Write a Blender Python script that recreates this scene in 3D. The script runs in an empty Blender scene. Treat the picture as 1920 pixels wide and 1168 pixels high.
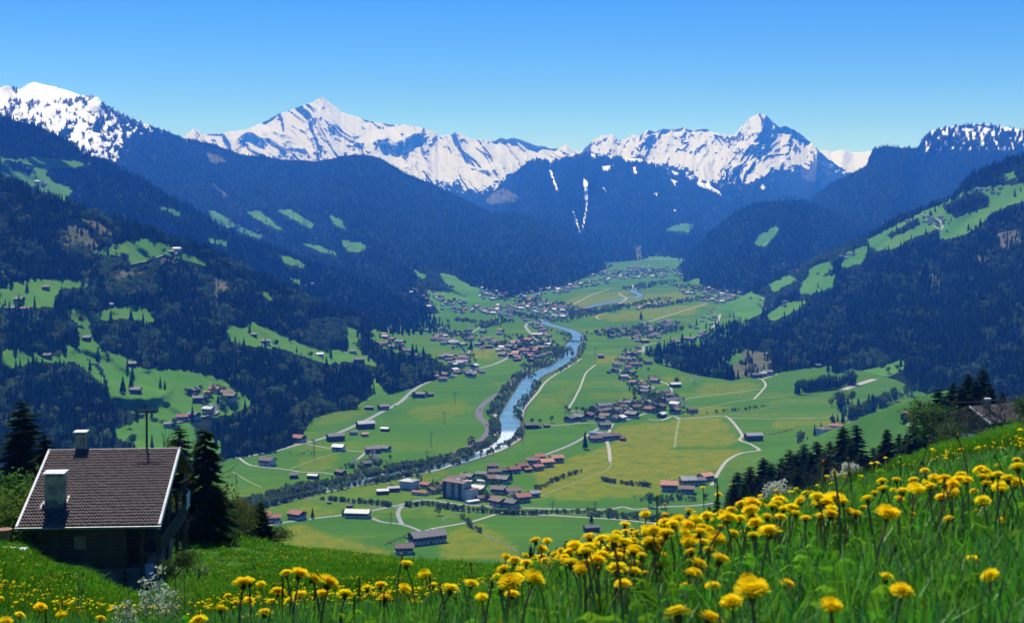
import bpy, math, random
import numpy as np
random.seed(7); rng = np.random.default_rng(7)
SC = bpy.context.scene
F, UH, VH, H = 2637.0, 960.0, 400.0, 300.0      # focal length and horizon row in photo pixels, eye height above the valley floor
# ---------------------------------------------------------------- camera
cam = bpy.data.cameras.new("camera"); co = bpy.data.objects.new("camera", cam); SC.collection.objects.link(co)
co.location = (0, 0, H); co.rotation_euler = (math.radians(90), 0, 0)
cam.sensor_width = 36; cam.lens = F/1920*36; cam.shift_y = -184/1920
cam.clip_start = 0.05; cam.clip_end = 80000
cam.dof.use_dof = True; cam.dof.focus_distance = 40; cam.dof.aperture_fstop = 11
SC.camera = co
# ---------------------------------------------------------------- light
SUN_EL, SUN_AZ = 57.0, -18.0                      # azimuth measured from the view direction, minus = to the left
w = bpy.data.worlds.new("World"); SC.world = w; w.use_nodes = True
nt = w.node_tree; nt.nodes.clear()
sky = nt.nodes.new("ShaderNodeTexSky"); sky.sky_type = 'NISHITA'; sky.sun_disc = False
sky.sun_elevation = math.radians(SUN_EL); sky.sun_rotation = math.radians(SUN_AZ)
sky.altitude = 2500; sky.air_density = 1.0; sky.dust_density = 0.0; sky.ozone_density = 3.5
bg = nt.nodes.new("ShaderNodeBackground"); bg.inputs[1].default_value = 0.092
hs = nt.nodes.new("ShaderNodeHueSaturation"); hs.inputs['Saturation'].default_value = 1.42; hs.inputs['Hue'].default_value = 0.513
wo = nt.nodes.new("ShaderNodeOutputWorld")
nt.links.new(sky.outputs[0], hs.inputs['Color']); tn = nt.nodes.new("ShaderNodeMix"); tn.data_type = 'RGBA'; tn.blend_type = 'MULTIPLY'; tn.inputs[0].default_value = 1; tn.inputs[7].default_value = (0.80, 0.90, 1.12, 1)
nt.links.new(hs.outputs[0], tn.inputs[6]); nt.links.new(tn.outputs[2], bg.inputs[0]); nt.links.new(bg.outputs[0], wo.inputs[0])
sl = bpy.data.lights.new("sun", 'SUN'); sl.energy = 4.5; sl.angle = math.radians(0.5); sl.color = (1.0, 0.97, 0.93)
so = bpy.data.objects.new("sun", sl); SC.collection.objects.link(so)
so.rotation_euler = (math.radians(90-SUN_EL), 0, math.radians(180-SUN_AZ)); so.location = (0, 0, 4000)
SC.view_settings.view_transform = 'Standard'; SC.view_settings.look = 'None'
SC.view_settings.gamma = 1; SC.view_settings.exposure = 0.5; SC.view_settings.use_curve_mapping = False
SC.render.engine = 'CYCLES'
SC.cycles.use_denoising = True
SC.cycles.max_bounces = 5; SC.cycles.diffuse_bounces = 2; SC.cycles.glossy_bounces = 1
SC.cycles.transmission_bounces = 2; SC.cycles.transparent_max_bounces = 6; SC.cycles.volume_bounces = 1
SC.cycles.sample_clamp_indirect = 3.0
HAZE_COL = (0.045, 0.235, 1.0); HAZE_DEN = 0.000071
# ---------------------------------------------------------------- helpers
COL = SC.collection
def P(u, v, D): return ((u-UH)/F*D, D, H-(v-VH)/F*D)
def floorD(v): return H*F/(v-VH)
def GF(u, v, z=0.0):
    D = (H-z)*F/(v-VH); return ((u-UH)/F*D, D, z)
def px(x, y, z): return UH+x/y*F, VH+(H-z)/y*F
def hsh(ix, iy, s):
    n = (ix.astype(np.int64)*374761393 + iy.astype(np.int64)*668265263 + s*982451653) & 0x7fffffff
    n = ((n ^ (n >> 13))*1274126177) & 0x7fffffff
    n = (n ^ (n >> 16)) & 0xffff
    return n/65535.0
def vn(x, y, s=0):
    x = np.asarray(x, float); y = np.asarray(y, float)
    ix = np.floor(x); iy = np.floor(y); fx = x-ix; fy = y-iy
    fx = fx*fx*fx*(fx*(fx*6-15)+10); fy = fy*fy*fy*(fy*(fy*6-15)+10)
    a = hsh(ix, iy, s); b = hsh(ix+1, iy, s); c = hsh(ix, iy+1, s); d = hsh(ix+1, iy+1, s)
    return (a*(1-fx)+b*fx)*(1-fy)+(c*(1-fx)+d*fx)*fy
def fbm(x, y, o=4, s=0, g=0.5):
    t = 0; a = 1; n = 0
    for i in range(o):
        t = t+a*vn(x*2**i+i*13.7, y*2**i-i*7.3, s+i); n += a; a *= g
    return t/n
def ridged(x, y, o=5, s=0, g=0.55):
    t = 0; a = 1; n = 0; wgt = 1
    for i in range(o):
        r = 1-np.abs(2*vn(x*2**i+i*5.1, y*2**i+i*9.7, s+i)-1); r = r*r
        t = t+a*r*wgt; n += a; wgt = np.clip(r*1.4, 0, 1); a *= g
    return t/n
def inpoly(U, V, poly):
    U = np.asarray(U); V = np.asarray(V)
    out = np.zeros(U.shape, bool)
    xs = [p[0] for p in poly]; ys = [p[1] for p in poly]
    sel = (U >= min(xs)) & (U <= max(xs)) & (V >= min(ys)) & (V <= max(ys))
    if not sel.any(): return out
    u = U[sel]; v = V[sel]; r = np.zeros(u.shape, bool); n = len(poly)
    for i in range(n):
        x1, y1 = poly[i]; x2, y2 = poly[(i+1) % n]
        if y1 == y2: continue
        c = ((y1 > v) != (y2 > v)) & (u < (x2-x1)*(v-y1)/(y2-y1)+x1)
        r ^= c
    out[sel] = r
    return out
def npmesh(name, verts, faces, mats=(), smooth=False, attrs=None):
    me = bpy.data.meshes.new(name)
    verts = np.asarray(verts, np.float32); faces = np.asarray(faces, np.int32)
    me.vertices.add(len(verts)); me.vertices.foreach_set('co', verts.ravel())
    k = faces.shape[1]
    me.loops.add(faces.size); me.loops.foreach_set('vertex_index', faces.ravel())
    me.polygons.add(len(faces)); me.polygons.foreach_set('loop_start', np.arange(0, faces.size, k, dtype=np.int32))
    if smooth: me.polygons.foreach_set('use_smooth', np.ones(len(faces), bool))
    for m in mats: me.materials.append(m)
    if attrs:
        for an, arr in attrs.items():
            a = me.attributes.new(an, 'FLOAT_COLOR', 'POINT')
            c = np.ones((len(verts), 4), np.float32); c[:, :arr.shape[1]] = arr
            a.data.foreach_set('color', c.ravel())
    me.update(calc_edges=True); me.validate(); return me
def link(name, me, parent=None, loc=None, rz=None, scl=None):
    o = bpy.data.objects.new(name, me); COL.objects.link(o)
    if parent is not None: o.parent = parent
    if loc is not None: o.location = loc
    if rz is not None: o.rotation_euler = (0, 0, rz)
    if scl is not None: o.scale = scl if hasattr(scl, '__len__') else (scl,)*3
    return o
def tag(o, label=None, cat=None, group=None, kind=None):
    if label: o['label'] = label
    if cat: o['category'] = cat
    if group: o['group'] = group
    if kind: o['kind'] = kind
    return o
def thing(name, label, cat, loc=(0, 0, 0), rz=0, group=None, scl=None):
    return tag(link(name, None, None, loc, rz, scl), label, cat, group)
def copy_thing(root, loc, rz, scl, label, group):
    r = root.copy(); COL.objects.link(r); r.location = loc; r.rotation_euler = (0, 0, rz)
    r.scale = scl if hasattr(scl, '__len__') else (scl,)*3
    if label: r['label'] = label
    if group: r['group'] = group
    for ch in list(root.children):
        c = ch.copy(); COL.objects.link(c); c.parent = r
        for g in list(ch.children):
            d = g.copy(); COL.objects.link(d); d.parent = c
    return r
class MB:
    def __init__(s): s.v = []; s.f = []
    def add(s, vs, fs):
        n = len(s.v); s.v += [tuple(map(float, p)) for p in vs]; s.f += [tuple(n+i for i in f) for f in fs]
    def box(s, x0, x1, y0, y1, z0, z1):
        s.add([(x0,y0,z0),(x1,y0,z0),(x1,y1,z0),(x0,y1,z0),(x0,y0,z1),(x1,y0,z1),(x1,y1,z1),(x0,y1,z1)],
              [(0,3,2,1),(4,5,6,7),(0,1,5,4),(1,2,6,5),(2,3,7,6),(3,0,4,7)]); return s
    def hexa(s, b, t):          # 4 bottom, 4 top points
        s.add(list(b)+list(t), [(0,3,2,1),(4,5,6,7),(0,1,5,4),(1,2,6,5),(2,3,7,6),(3,0,4,7)]); return s
    def tube(s, a, b, r0, r1, n=6):
        a = np.array(a, float); b = np.array(b, float); d = b-a; d = d/(np.linalg.norm(d)+1e-9)
        h = np.array((0,0,1.)) if abs(d[2]) < .9 else np.array((1.,0,0))
        e1 = np.cross(d, h); e1 /= np.linalg.norm(e1); e2 = np.cross(d, e1)
        vs = []
        for c, r in ((a, r0), (b, r1)):
            for i in range(n):
                t = 2*math.pi*i/n; vs.append(c+r*(math.cos(t)*e1+math.sin(t)*e2))
        s.add(vs, [(i, (i+1) % n, n+(i+1) % n, n+i) for i in range(n)]+[tuple(range(n-1,-1,-1)), tuple(range(n,2*n))]); return s
    def mesh(s, name, mat=None, smooth=False):
        me = bpy.data.meshes.new(name); me.from_pydata(s.v, [], s.f); 
        if mat: me.materials.append(mat)
        if smooth: me.polygons.foreach_set('use_smooth', np.ones(len(me.polygons), bool))
        me.update(); return me
    def build(s, name, mat, parent=None, smooth=False): return link(name, s.mesh(name, mat, smooth), parent)
# ---------------------------------------------------------------- materials
def newmat(name):
    m = bpy.data.materials.new(name); m.use_nodes = True; t = m.node_tree; t.nodes.clear()
    o = t.nodes.new("ShaderNodeOutputMaterial"); return m, t, o
def N(t, ty, **k):
    n = t.nodes.new("ShaderNode"+ty)
    for a, b in k.items():
        if a.startswith('i_'):
            key = a[2:]; key = int(key) if key.isdigit() else key.replace('_', ' ')
            n.inputs[key].default_value = b
        else: setattr(n, a, b)
    return n
def rgba(c): return (c[0], c[1], c[2], 1)
def mixc(t, fac, a, b, mode='MIX'):
    n = t.nodes.new("ShaderNodeMix"); n.data_type = 'RGBA'; n.blend_type = mode
    for s, x in ((0, fac), (6, a), (7, b)):
        if isinstance(x, (int, float)): n.inputs[s].default_value = x
        elif isinstance(x, tuple): n.inputs[s].default_value = rgba(x)
        else: t.links.new(x, n.inputs[s])
    return n.outputs[2]
def math_(t, op, a, b=None, c=None, clamp=False):
    n = t.nodes.new("ShaderNodeMath"); n.operation = op; n.use_clamp = clamp
    for i, x in enumerate((a, b, c)):
        if x is None: continue
        if isinstance(x, (int, float)): n.inputs[i].default_value = x
        else: t.links.new(x, n.inputs[i])
    return n.outputs[0]
def ramp(t, x, a, b, s0=0.0, s1=1.0):
    n = t.nodes.new("ShaderNodeMapRange"); n.clamp = True; n.interpolation_type = 'SMOOTHSTEP'
    t.links.new(x, n.inputs[0]); n.inputs[1].default_value = a; n.inputs[2].default_value = b
    n.inputs[3].default_value = s0; n.inputs[4].default_value = s1; return n.outputs[0]
def noise(t, scale, detail=4, vec=None, rough=0.55, dist=0.0):
    n = N(t, "TexNoise"); n.inputs['Scale'].default_value = scale; n.inputs['Detail'].default_value = detail
    n.inputs['Roughness'].default_value = rough; n.inputs['Distortion'].default_value = dist
    if vec is not None: t.links.new(vec, n.inputs['Vector'])
    return n.outputs['Fac']
def coord(t, scale=None, kind='Object'):
    c = N(t, "TexCoord").outputs[kind]
    if scale is None: return c
    m = N(t, "Mapping"); m.inputs['Scale'].default_value = scale; t.links.new(c, m.inputs[0]); return m.outputs[0]
def mat(name, a, b=None, scale=3.0, rough=0.8, spec=0.3, bump=0.0, stretch=None, rnd=0.0, metal=0.0, detail=5, lo=.35, hi=.65):
    m, t, o = newmat(name); p = N(t, "BsdfPrincipled"); t.links.new(p.outputs[0], o.inputs[0])
    p.inputs['Roughness'].default_value = rough; p.inputs['Specular IOR Level'].default_value = spec
    p.inputs['Metallic'].default_value = metal
    nz = noise(t, scale, detail, coord(t, stretch))
    c = mixc(t, ramp(t, nz, lo, hi), a, b if b else tuple(x*.75 for x in a))
    if rnd:
        oi = N(t, "ObjectInfo"); hv = N(t, "HueSaturation")
        t.links.new(ramp(t, oi.outputs['Random'], 0, 1, 1-rnd, 1+rnd), hv.inputs['Value']); t.links.new(c, hv.inputs['Color']); c = hv.outputs[0]
    t.links.new(c, p.inputs['Base Color'])
    if bump:
        b_ = N(t, "Bump"); b_.inputs['Strength'].default_value = bump; t.links.new(nz, b_.inputs['Height']); t.links.new(b_.outputs[0], p.inputs['Normal'])
    return m
def leafmat(name, a, b, trans=0.35, rnd=0.3, scale=0.6, gloss=0.0, hue=0.02):
    m, t, o = newmat(name)
    nz = noise(t, scale, 3, coord(t)); oi = N(t, "ObjectInfo")
    c = mixc(t, ramp(t, nz, .35, .65), a, b)
    hv = N(t, "HueSaturation"); t.links.new(c, hv.inputs['Color'])
    t.links.new(ramp(t, oi.outputs['Random'], 0, 1, 1-rnd, 1+rnd), hv.inputs['Value'])
    r2 = math_(t, 'FRACT', math_(t, 'MULTIPLY', oi.outputs['Random'], 37.7))
    t.links.new(ramp(t, r2, 0, 1, .5-hue, .5+hue), hv.inputs['Hue'])
    d = N(t, "BsdfDiffuse"); tr = N(t, "BsdfTranslucent"); mx = N(t, "MixShader"); mx.inputs[0].default_value = trans
    t.links.new(hv.outputs[0], d.inputs[0]); t.links.new(hv.outputs[0], tr.inputs[0])
    t.links.new(d.outputs[0], mx.inputs[1]); t.links.new(tr.outputs[0], mx.inputs[2]); last = mx.outputs[0]
    if gloss:
        g = N(t, "BsdfGlossy"); g.inputs['Roughness'].default_value = 0.5; g.inputs[0].default_value = (.8,1,.75,1)
        m2 = N(t, "MixShader"); m2.inputs[0].default_value = gloss
        t.links.new(last, m2.inputs[1]); t.links.new(g.outputs[0], m2.inputs[2]); last = m2.outputs[0]
    t.links.new(last, o.inputs[0]); return m
def terrain_mat(name, forest=((.012,.024,.010),(.022,.040,.016)), meadow=((.055,.160,.016),(.085,.195,.020)), fs=.02, snow_w=.18, rock=((.10,.10,.105),(.20,.19,.185)), bump=0.0, bs=.02, grain=.004):
    m, t, o = newmat(name); p = N(t, "BsdfPrincipled"); t.links.new(p.outputs[0], o.inputs[0])
    p.inputs['Roughness'].default_value = 1; p.inputs['Specular IOR Level'].default_value = 0
    at = N(t, "Attribute", attribute_name='cov'); sp = N(t, "SeparateColor"); t.links.new(at.outputs['Color'], sp.inputs[0])
    c0 = coord(t)
    n1 = noise(t, fs, 6, c0, .65); n2 = noise(t, fs*.13, 5, c0, .6); n3 = noise(t, grain*8, 6, c0, .75)
    fo = mixc(t, ramp(t, n1, .3, .7), forest[0], forest[1])
    md = mixc(t, ramp(t, n2, .35, .65), meadow[0], meadow[1])
    md = mixc(t, ramp(t, n1, .52, .75, 0, .35), md, (.16, .17, .03))
    bare = mixc(t, ramp(t, n1, .35, .65), (.13,.11,.07), (.055,.085,.03))
    rk = mixc(t, ramp(t, n3, .35, .65), rock[0], rock[1])
    def msk(ch, wd, nz): return ramp(t, math_(t, 'ADD', sp.outputs[ch], math_(t, 'MULTIPLY', math_(t, 'SUBTRACT', nz, .5), wd)), .44, .56)
    c = mixc(t, msk(0, .5, n1), fo, md)
    c = mixc(t, msk(2, .9, n1), c, bare)
    ah = math_(t, 'MULTIPLY', at.outputs['Alpha'], 1.0)
    c = mixc(t, ramp(t, math_(t, 'ADD', ah, math_(t, 'MULTIPLY', math_(t, 'SUBTRACT', n3, .5), .6)), .4, .6), c, rk)
    c = mixc(t, msk(1, snow_w*6, n3), c, (.82,.83,.84))
    t.links.new(c, p.inputs['Base Color'])
    if bump:
        b_ = N(t, "Bump"); b_.inputs['Strength'].default_value = bump; b_.inputs['Distance'].default_value = bs
        t.links.new(n3, b_.inputs['Height']); t.links.new(b_.outputs[0], p.inputs['Normal'])
    return m
# ================================================================ LARGE STRUCTURE
LAY = []          # layers from near to far; each knows where it is hit along a sight line (used to set things on the slopes)
class Layer: pass
def interp_pts(pts, us, k): 
    pts = sorted(pts, key=lambda p: p[0]); return np.interp(us, [p[0] for p in pts], [p[k] for p in pts])
def mountain(name, crest, foot, du=4, rows=90, prof=1.2, amp=60, fu=90, fv=60, seed=1, jag=1.5, jf=9, u0=None, u1=None, material=None,
             meadows=(), holes=(), bare=(), snowf=None, rockf=None, oct=5, skew=0.0, back=1.15, label=None):
    u0 = u0 if u0 is not None else crest[0][0]; u1 = u1 if u1 is not None else crest[-1][0]
    us = np.arange(u0, u1+du*.5, du); nc = len(us)
    vt = interp_pts(crest, us, 1)+jag*(fbm(us/jf, us*0+seed, 4, seed, .65)-.5)*2
    Dt = interp_pts(crest, us, 2); vf = interp_pts(foot, us, 1)
    if len(foot[0]) > 2: Df = interp_pts(foot, us, 2)
    else: Df = floorD(vf)
    vf = np.maximum(vf, vt+.5)
    Df = np.minimum(Df, Dt-1)
    t = np.linspace(0, 1, rows)[:, None]
    V = vf+(vt-vf)*t; U = us[None, :]+0*V
    Dg = Df+(Dt-Df)*t**prof
    wx = (fbm(U/fu*.7, V/fv*.7, 3, seed+50)-.5)*1.3
    R = ridged(U/fu+wx+skew*V/fv, V/fv*.6+wx*.5, oct, seed)-.45
    fade = np.clip(t*6, 0, 1)
    Dn = Dg-amp*R*fade*np.clip((Dt-Df)/300, 0, 1)
    Dn = np.maximum(Dn, Df*.985)
    X = (U-UH)/F*Dn; Z = H-(V-VH)/F*Dn
    X0, Y0, Z0 = X, Dn, Z
    # foot skirt below the floor, and the far side
    def row(Uu, Dd, Zz): return np.stack([(Uu-UH)/F*Dd, Dd, Zz], -1)
    G = np.stack([X, Dn, Z], -1)
    rowsl = [row(us, Df*.985, Z[0]-Df*.02-3)] + [G[i] for i in range(rows)]
    for f, d in ((1.01, .02), (1.05, .18), (back, .9)):
        rowsl.append(row(us, Dt*f, Z[-1]-(Z[-1]+20)*d))
    A = np.array(rowsl); nr = A.shape[0]
    idx = np.arange(nr*nc).reshape(nr, nc)
    faces = np.stack([idx[:-1, :-1], idx[:-1, 1:], idx[1:, 1:], idx[1:, :-1]], -1).reshape(-1, 4)
    # surface normal steepness for snow and rock
    gu = np.gradient(G, axis=1); gv = np.gradient(G, axis=0); nn = np.cross(gu, gv); nn /= (np.linalg.norm(nn, axis=-1, keepdims=True)+1e-9)
    steep = 1-np.abs(nn[..., 2])
    wu = U+(fbm(U/7, V/7, 3, seed+9)-.5)*7; wv = V+(fbm(U/7, V/7, 3, seed+19)-.5)*5
    cov = np.zeros((rows, nc, 4))
    for pl in meadows: cov[..., 0][inpoly(wu, wv, pl)] = 1
    for pl in holes: cov[..., 0][inpoly(wu, wv, pl)] = 0
    for pl in bare: cov[..., 2][inpoly(wu, wv, pl)] = 1
    if snowf: cov[..., 1] = np.clip(snowf(U, V, steep, R, nn), -1, 2)
    if rockf: cov[..., 3] = np.clip(rockf(U, V, steep, R, nn), 0, 1)
    C = np.concatenate([cov[:1], cov, cov[-1:], cov[-1:], cov[-1:]], 0).reshape(-1, 4)
    me = npmesh(name, A.reshape(-1, 3), faces, [material], True, {'cov': C})
    o = link(name, me); tag(o, kind='structure')
    if label: o['label'] = label
    L = Layer(); L.us = us; L.vt = vt; L.vf = vf; L.U = U; L.V = V; L.D = Dn; L.cov = cov; L.rows = rows; L.G = G; L.name = name; L.steep = steep; L.meadows = meadows; L.holes = holes
    LAY.append(L); return L
def layer_D(L, u, v):
    j = (u-L.us[0])/(L.us[1]-L.us[0])
    if j < 0 or j >= len(L.us)-1: return None
    j0 = int(j); f = j-j0
    vt = L.vt[j0]*(1-f)+L.vt[j0+1]*f; vf = L.vf[j0]*(1-f)+L.vf[j0+1]*f
    if not (vt <= v <= vf): return None
    t = (v-vf)/(vt-vf)*(L.rows-1); i0 = min(int(t), L.rows-2); g = t-i0
    d = L.D
    return float((d[i0, j0]*(1-f)+d[i0, j0+1]*f)*(1-g)+(d[i0+1, j0]*(1-f)+d[i0+1, j0+1]*f)*g)
def hit(u, v):
    best = None
    for L in LAY:
        d = layer_D(L, u, v)
        if d is not None and (best is None or d < best): best = d
    if v > VH+25:
        df = floorD(v)
        if best is None or df < best: best = df
    return P(u, v, best) if best else None

# ---- meadow patches on the slopes (outlines of the clearings as they lie on the hills)
M_L3 = [[(0,538),(31,528),(62,523),(171,525),(164,538),(116,540),(99,562),(103,574),(0,580)],
 [(0,657),(38,655),(68,662),(86,669),(99,664),(137,662),(151,672),(161,679),(137,679),(79,679),(58,679),(20,693),(0,696)],
 [(147,612),(168,614),(175,635),(192,655),(236,669),(260,686),(301,689),(360,696),(411,707),(438,724),(473,751),(469,761),(431,778),(377,785),(329,796),(308,802),(284,778),(240,772),(205,744),(202,720),(192,686),(171,679),(151,662),(147,638)],
 [(116,576),(144,580),(178,590),(192,580),(240,573),(274,570),(284,587),(295,604),(274,604),(253,597),(219,597),(171,604),(164,614),(147,607),(127,590)],
 [(202,462),(253,447),(284,450),(329,464),(360,479),(397,496),(394,503),(353,489),(308,479),(267,493),(240,496),(243,476)],
 [(0,496),(14,496),(10,510),(0,512)],
 [(418,604),(445,614),(507,635),(527,645),(507,652),(445,648),(431,638)],
 [(531,631),(582,652),(606,669),(596,679),(582,672),(548,655)], [(610,669),(640,655),(640,683),(627,679)],
 [(483,542),(503,549),(517,563),(503,563)],
 [(646,609),(661,616),(680,628),(667,646),(680,663),(708,682),(706,688),(688,684),(667,680),(654,678)],
 [(607,663),(631,654),(663,663),(667,678),(624,678)], [(560,643),(569,646),(588,658),(601,665),(590,676),(560,658)],
 [(710,650),(744,660),(800,672),(830,700),(840,700),(815,685),(775,652),(740,636),(700,618),(690,625)],
 [(700,700),(708,716),(728,737),(705,740),(695,725)], [(200,810),(300,770),(345,790),(420,830),(400,870),(280,850)],
 [(668,763),(700,738),(728,737),(720,760),(680,775)], [(470,602),(560,642),(640,672),(620,684),(520,652),(455,622)], [(120,640),(150,660),(190,700),(200,730),(170,700),(130,672)], [(20,590),(60,590),(110,600),(60,600)], [(165,475),(200,462),(230,470),(225,480)]]
B_L3 = [[(116,434),(130,410),(185,414),(219,441),(171,469),(116,472)], [(397,518),(428,528),(431,552),(404,559)], [(200,515),(230,505),(280,512),(275,530),(215,530)], [(300,480),(350,495),(340,505),(300,500)]]
M_FARL = [[(0,294),(34,298),(68,294),(103,298),(178,308),(147,313),(103,318),(82,328),(99,342),(134,352),(137,359),(120,376),(137,387),(113,385),(75,373),(79,359),(38,339),(0,327)],
 [(151,390),(178,397),(199,404),(171,402)], [(212,392),(240,405),(233,407)], [(284,383),(320,392),(353,405),(329,405)],
 [(389,393),(404,397),(452,426),(493,443),(486,448),(401,416)], [(462,397),(486,395),(534,434),(507,426)], [(521,397),(544,393),(589,421),(582,428)],
 [(616,400),(640,415),(650,430),(625,420)], [(524,479),(544,482),(575,496),(572,505),(534,493)], [(534,517),(565,527),(562,534)],
 [(640,452),(674,455),(691,462),(671,474),(650,470)], [(774,504),(800,517),(795,523),(785,519)], [(560,455),(600,462),(640,480),(600,472)],
 [(823,511),(849,517),(881,536),(903,543),(960,562),(960,575),(924,570),(892,566),(845,541),(828,521)],
 [(800,545),(850,548),(905,568),(920,590),(830,592),(810,570)], [(390,445),(430,455),(425,462),(395,455)], [(900,548),(960,566),(1000,552),(980,570),(900,575)]]
H_FARL = [[(3,301),(34,303),(68,312),(55,328),(20,318)]]
M_M3 = [[(1622,452),(1684,421),(1725,400),(1770,380),(1794,369),(1828,352),(1920,345),(2100,330),(2100,360),(1920,376),(1862,397),(1828,431),(1794,445),(1763,448),(1759,428),(1708,448),(1681,465),(1640,470)],
 [(1588,472),(1629,460),(1626,469),(1619,493),(1588,500),(1574,503)], [(1520,503),(1554,489),(1564,503),(1540,517),(1564,517),(1561,540),(1499,541)],
 [(1499,541),(1568,514),(1561,538),(1520,551),(1499,551)], [(1434,592),(1472,568),(1513,562),(1506,575),(1451,603)], [(1383,589),(1434,565),(1427,589),(1393,603)],
 [(1216,648),(1272,640),(1311,636),(1343,611),(1370,598),(1400,592),(1440,560),(1400,545),(1300,600),(1230,635)],
 [(1590,700),(1640,690),(1690,675),(1700,690),(1670,705),(1620,712)], [(1440,535),(1480,515),(1495,525),(1450,548)], [(1880,330),(1900,322),(1910,335),(1885,340)]]
H_M3 = [[(1766,387),(1828,359),(1855,366),(1852,387),(1790,410),(1770,393)], [(1664,441),(1722,407),(1725,421),(1670,448)]]
B_M3 = [[(1365,705),(1372,670),(1400,655),(1440,662),(1450,690),(1400,712)], [(1865,440),(1910,430),(1915,460),(1880,470)], [(1830,480),(1855,480),(1850,500),(1830,500)], [(1742,512),(1765,522),(1762,545),(1748,538)]]

MT_near = terrain_mat("hill_ground_near", fs=.05, meadow=((.045,.125,.010),(.060,.145,.013)))
MT_mid = terrain_mat("hill_ground_mid", forest=((.006,.012,.006),(.016,.028,.011)), fs=.03, snow_w=.22, grain=.006)
MT_far = terrain_mat("hill_ground_far", forest=((.006,.012,.006),(.034,.038,.022)), fs=.007, snow_w=.2, grain=.002, bump=.6, bs=14)
MT_snow = terrain_mat("snow_mountain_ground", forest=((.008,.014,.010),(.02,.03,.014)), fs=.006, snow_w=.16, grain=.0011, bump=1.0, bs=90, rock=((.045,.05,.06),(.12,.12,.13)))

# --- the meadow hillside the camera stands on: rows of (distance, sight-line row at each column)
HU = [-900, 0, 120, 250, 380, 600, 800, 950, 1100, 1300, 1500, 1640, 1700, 1800, 1920, 2800]
HT = [(.25, [(.50)]*16), (.5, [.54]*16), (1, [.62]*13+[.60,.58,.55])]
HT = [(d, [VH+x/d*F for x in r]) for d, r in HT]
HT += [(2, [1455,1455,1455,1455,1455,1455,1455,1450,1430,1402,1349,1330,1323,1310,1297,1250]),
 (3, [1340,1323,1323,1323,1320,1279,1279,1261,1235,1173,1121,1100,1094,1080,1068,1000]),
 (4.5, [1270,1250,1250,1250,1245,1209,1197,1150,1115,1056,1003,978,968,955,945,860]),
 (6, [1240,1226,1226,1226,1222,1191,1182,1138,1103,1037,980,948,936,920,905,800]),
 (8, [1205,1205,1205,1205,1198,1180,1172,1130,1098,1030,972,936,925,906,887,770]),
 (12, [1150,1165,1172,1180,1175,1162,1156,1125,1095,1027,968,927,915,893,872,740]),
 (20, [1100,1122,1145,1165,1155,1140,1134,1118,1092,1025,965,918,905,880,856,715]),
 (40, [1040,1068,1104,1150,1140,1108,1108,1103,1088,1024,962,910,893,865,838,690]),
 (60, [1000,1035,1074,1126,1118,1080,1088,1092,1085,1024,960,907,885,855,829,675]),
 (78, [990,1024,1074,1132,1098,1066,1076,1084,1084,1024,960,905,881,850,823,668]),
 (95, [985,1025,1080,1128,1062,1052,1066,1076,1083,1025,960,904,878,846,818,662]),
 (130, [980,1012,1040,1030,1004,1034,1056,1064,1082,1030,962,904,873,840,811,655]),
 (180, [990,1025,1040,1030,1018,1045,1060,1068,1090,1040,965,904,869,836,806,650]),
 (250, [1040,1060,1060,1060,1062,1080,1090,1095,1105,1050,968,906,866,832,801,645]),
 (350, [1110,1120,1120,1120,1122,1130,1130,1130,1125,1060,975,925,888,850,815,655]),
 (500, [1170,1170,1170,1170,1170,1170,1160,1150,1140,1070,990,945,920,885,850,690]),
 (800, [1230,1230,1230,1230,1230,1230,1220,1210,1180,1110,1030,1000,985,960,930,800]),
 (1150, [1092]*16), (1200, [1068]*16)]
HD = np.array([r[0] for r in HT]); HV = np.array([r[1] for r in HT])
HDROP = (HV-VH)/F*HD[:, None]
def hill_drop(u, D):
    """drop of the meadow below the eye for arrays u, D (smooth in log D)"""
    u = np.asarray(u, float); D = np.asarray(D, float)
    ju = np.clip(np.interp(u, HU, np.arange(len(HU))), 0, len(HU)-1.001); j = ju.astype(int); f = ju-j; f = f*f*(3-2*f)
    iv = np.clip(np.interp(np.log(D), np.log(HD), np.arange(len(HD))), 0, len(HD)-1.001); i = iv.astype(int); g = iv-i
    L = HDROP/HD[:, None]
    def at(i, j): return L[i, j]
    def col(jj):
        p0 = at(np.maximum(i-1, 0), jj); p1 = at(i, jj); p2 = at(i+1, jj); p3 = at(np.minimum(i+2, len(HD)-1), jj)
        c = p1+.5*g*(p2-p0+g*(2*p0-5*p1+4*p2-p3+g*(3*(p1-p2)+p3-p0)))
        return np.where(i < 4, p1*(1-g)+p2*g, c)
    r = col(j)*(1-f)+col(j+1)*f
    x = (u-UH)/F*D
    return r*D+(fbm(x*.35, D*.35, 3, 5)-.5)*np.clip(D*.012, 0, .5)+(fbm(x*.02, D*.02, 3, 8)-.5)*np.clip(D*.01-.5, 0, 6)
def hill_at(u, D):
    d = float(hill_drop(np.array([u]), np.array([D]))[0]); return ((u-UH)/F*D, D, H-d)
us = np.arange(-900, 2801, 10.); ds = np.exp(np.linspace(math.log(.25), math.log(1200), 190))
UU, DD = np.meshgrid(us, ds); DR = hill_drop(UU, DD)
G = np.stack([(UU-UH)/F*DD, DD, H-DR], -1); idx = np.arange(G.shape[0]*G.shape[1]).reshape(G.shape[:2])
faces = np.stack([idx[:-1, :-1], idx[:-1, 1:], idx[1:, 1:], idx[1:, :-1]], -1).reshape(-1, 4)
m, t, o_ = newmat("meadow_soil"); p = N(t, "BsdfPrincipled"); t.links.new(p.outputs[0], o_.inputs[0]); p.inputs['Roughness'].default_value = .95; p.inputs['Specular IOR Level'].default_value = .1
c0 = coord(t); n1 = noise(t, .9, 6, c0, .7); n2 = noise(t, .06, 4, c0); n3 = noise(t, 9, 4, c0, .7)
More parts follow.
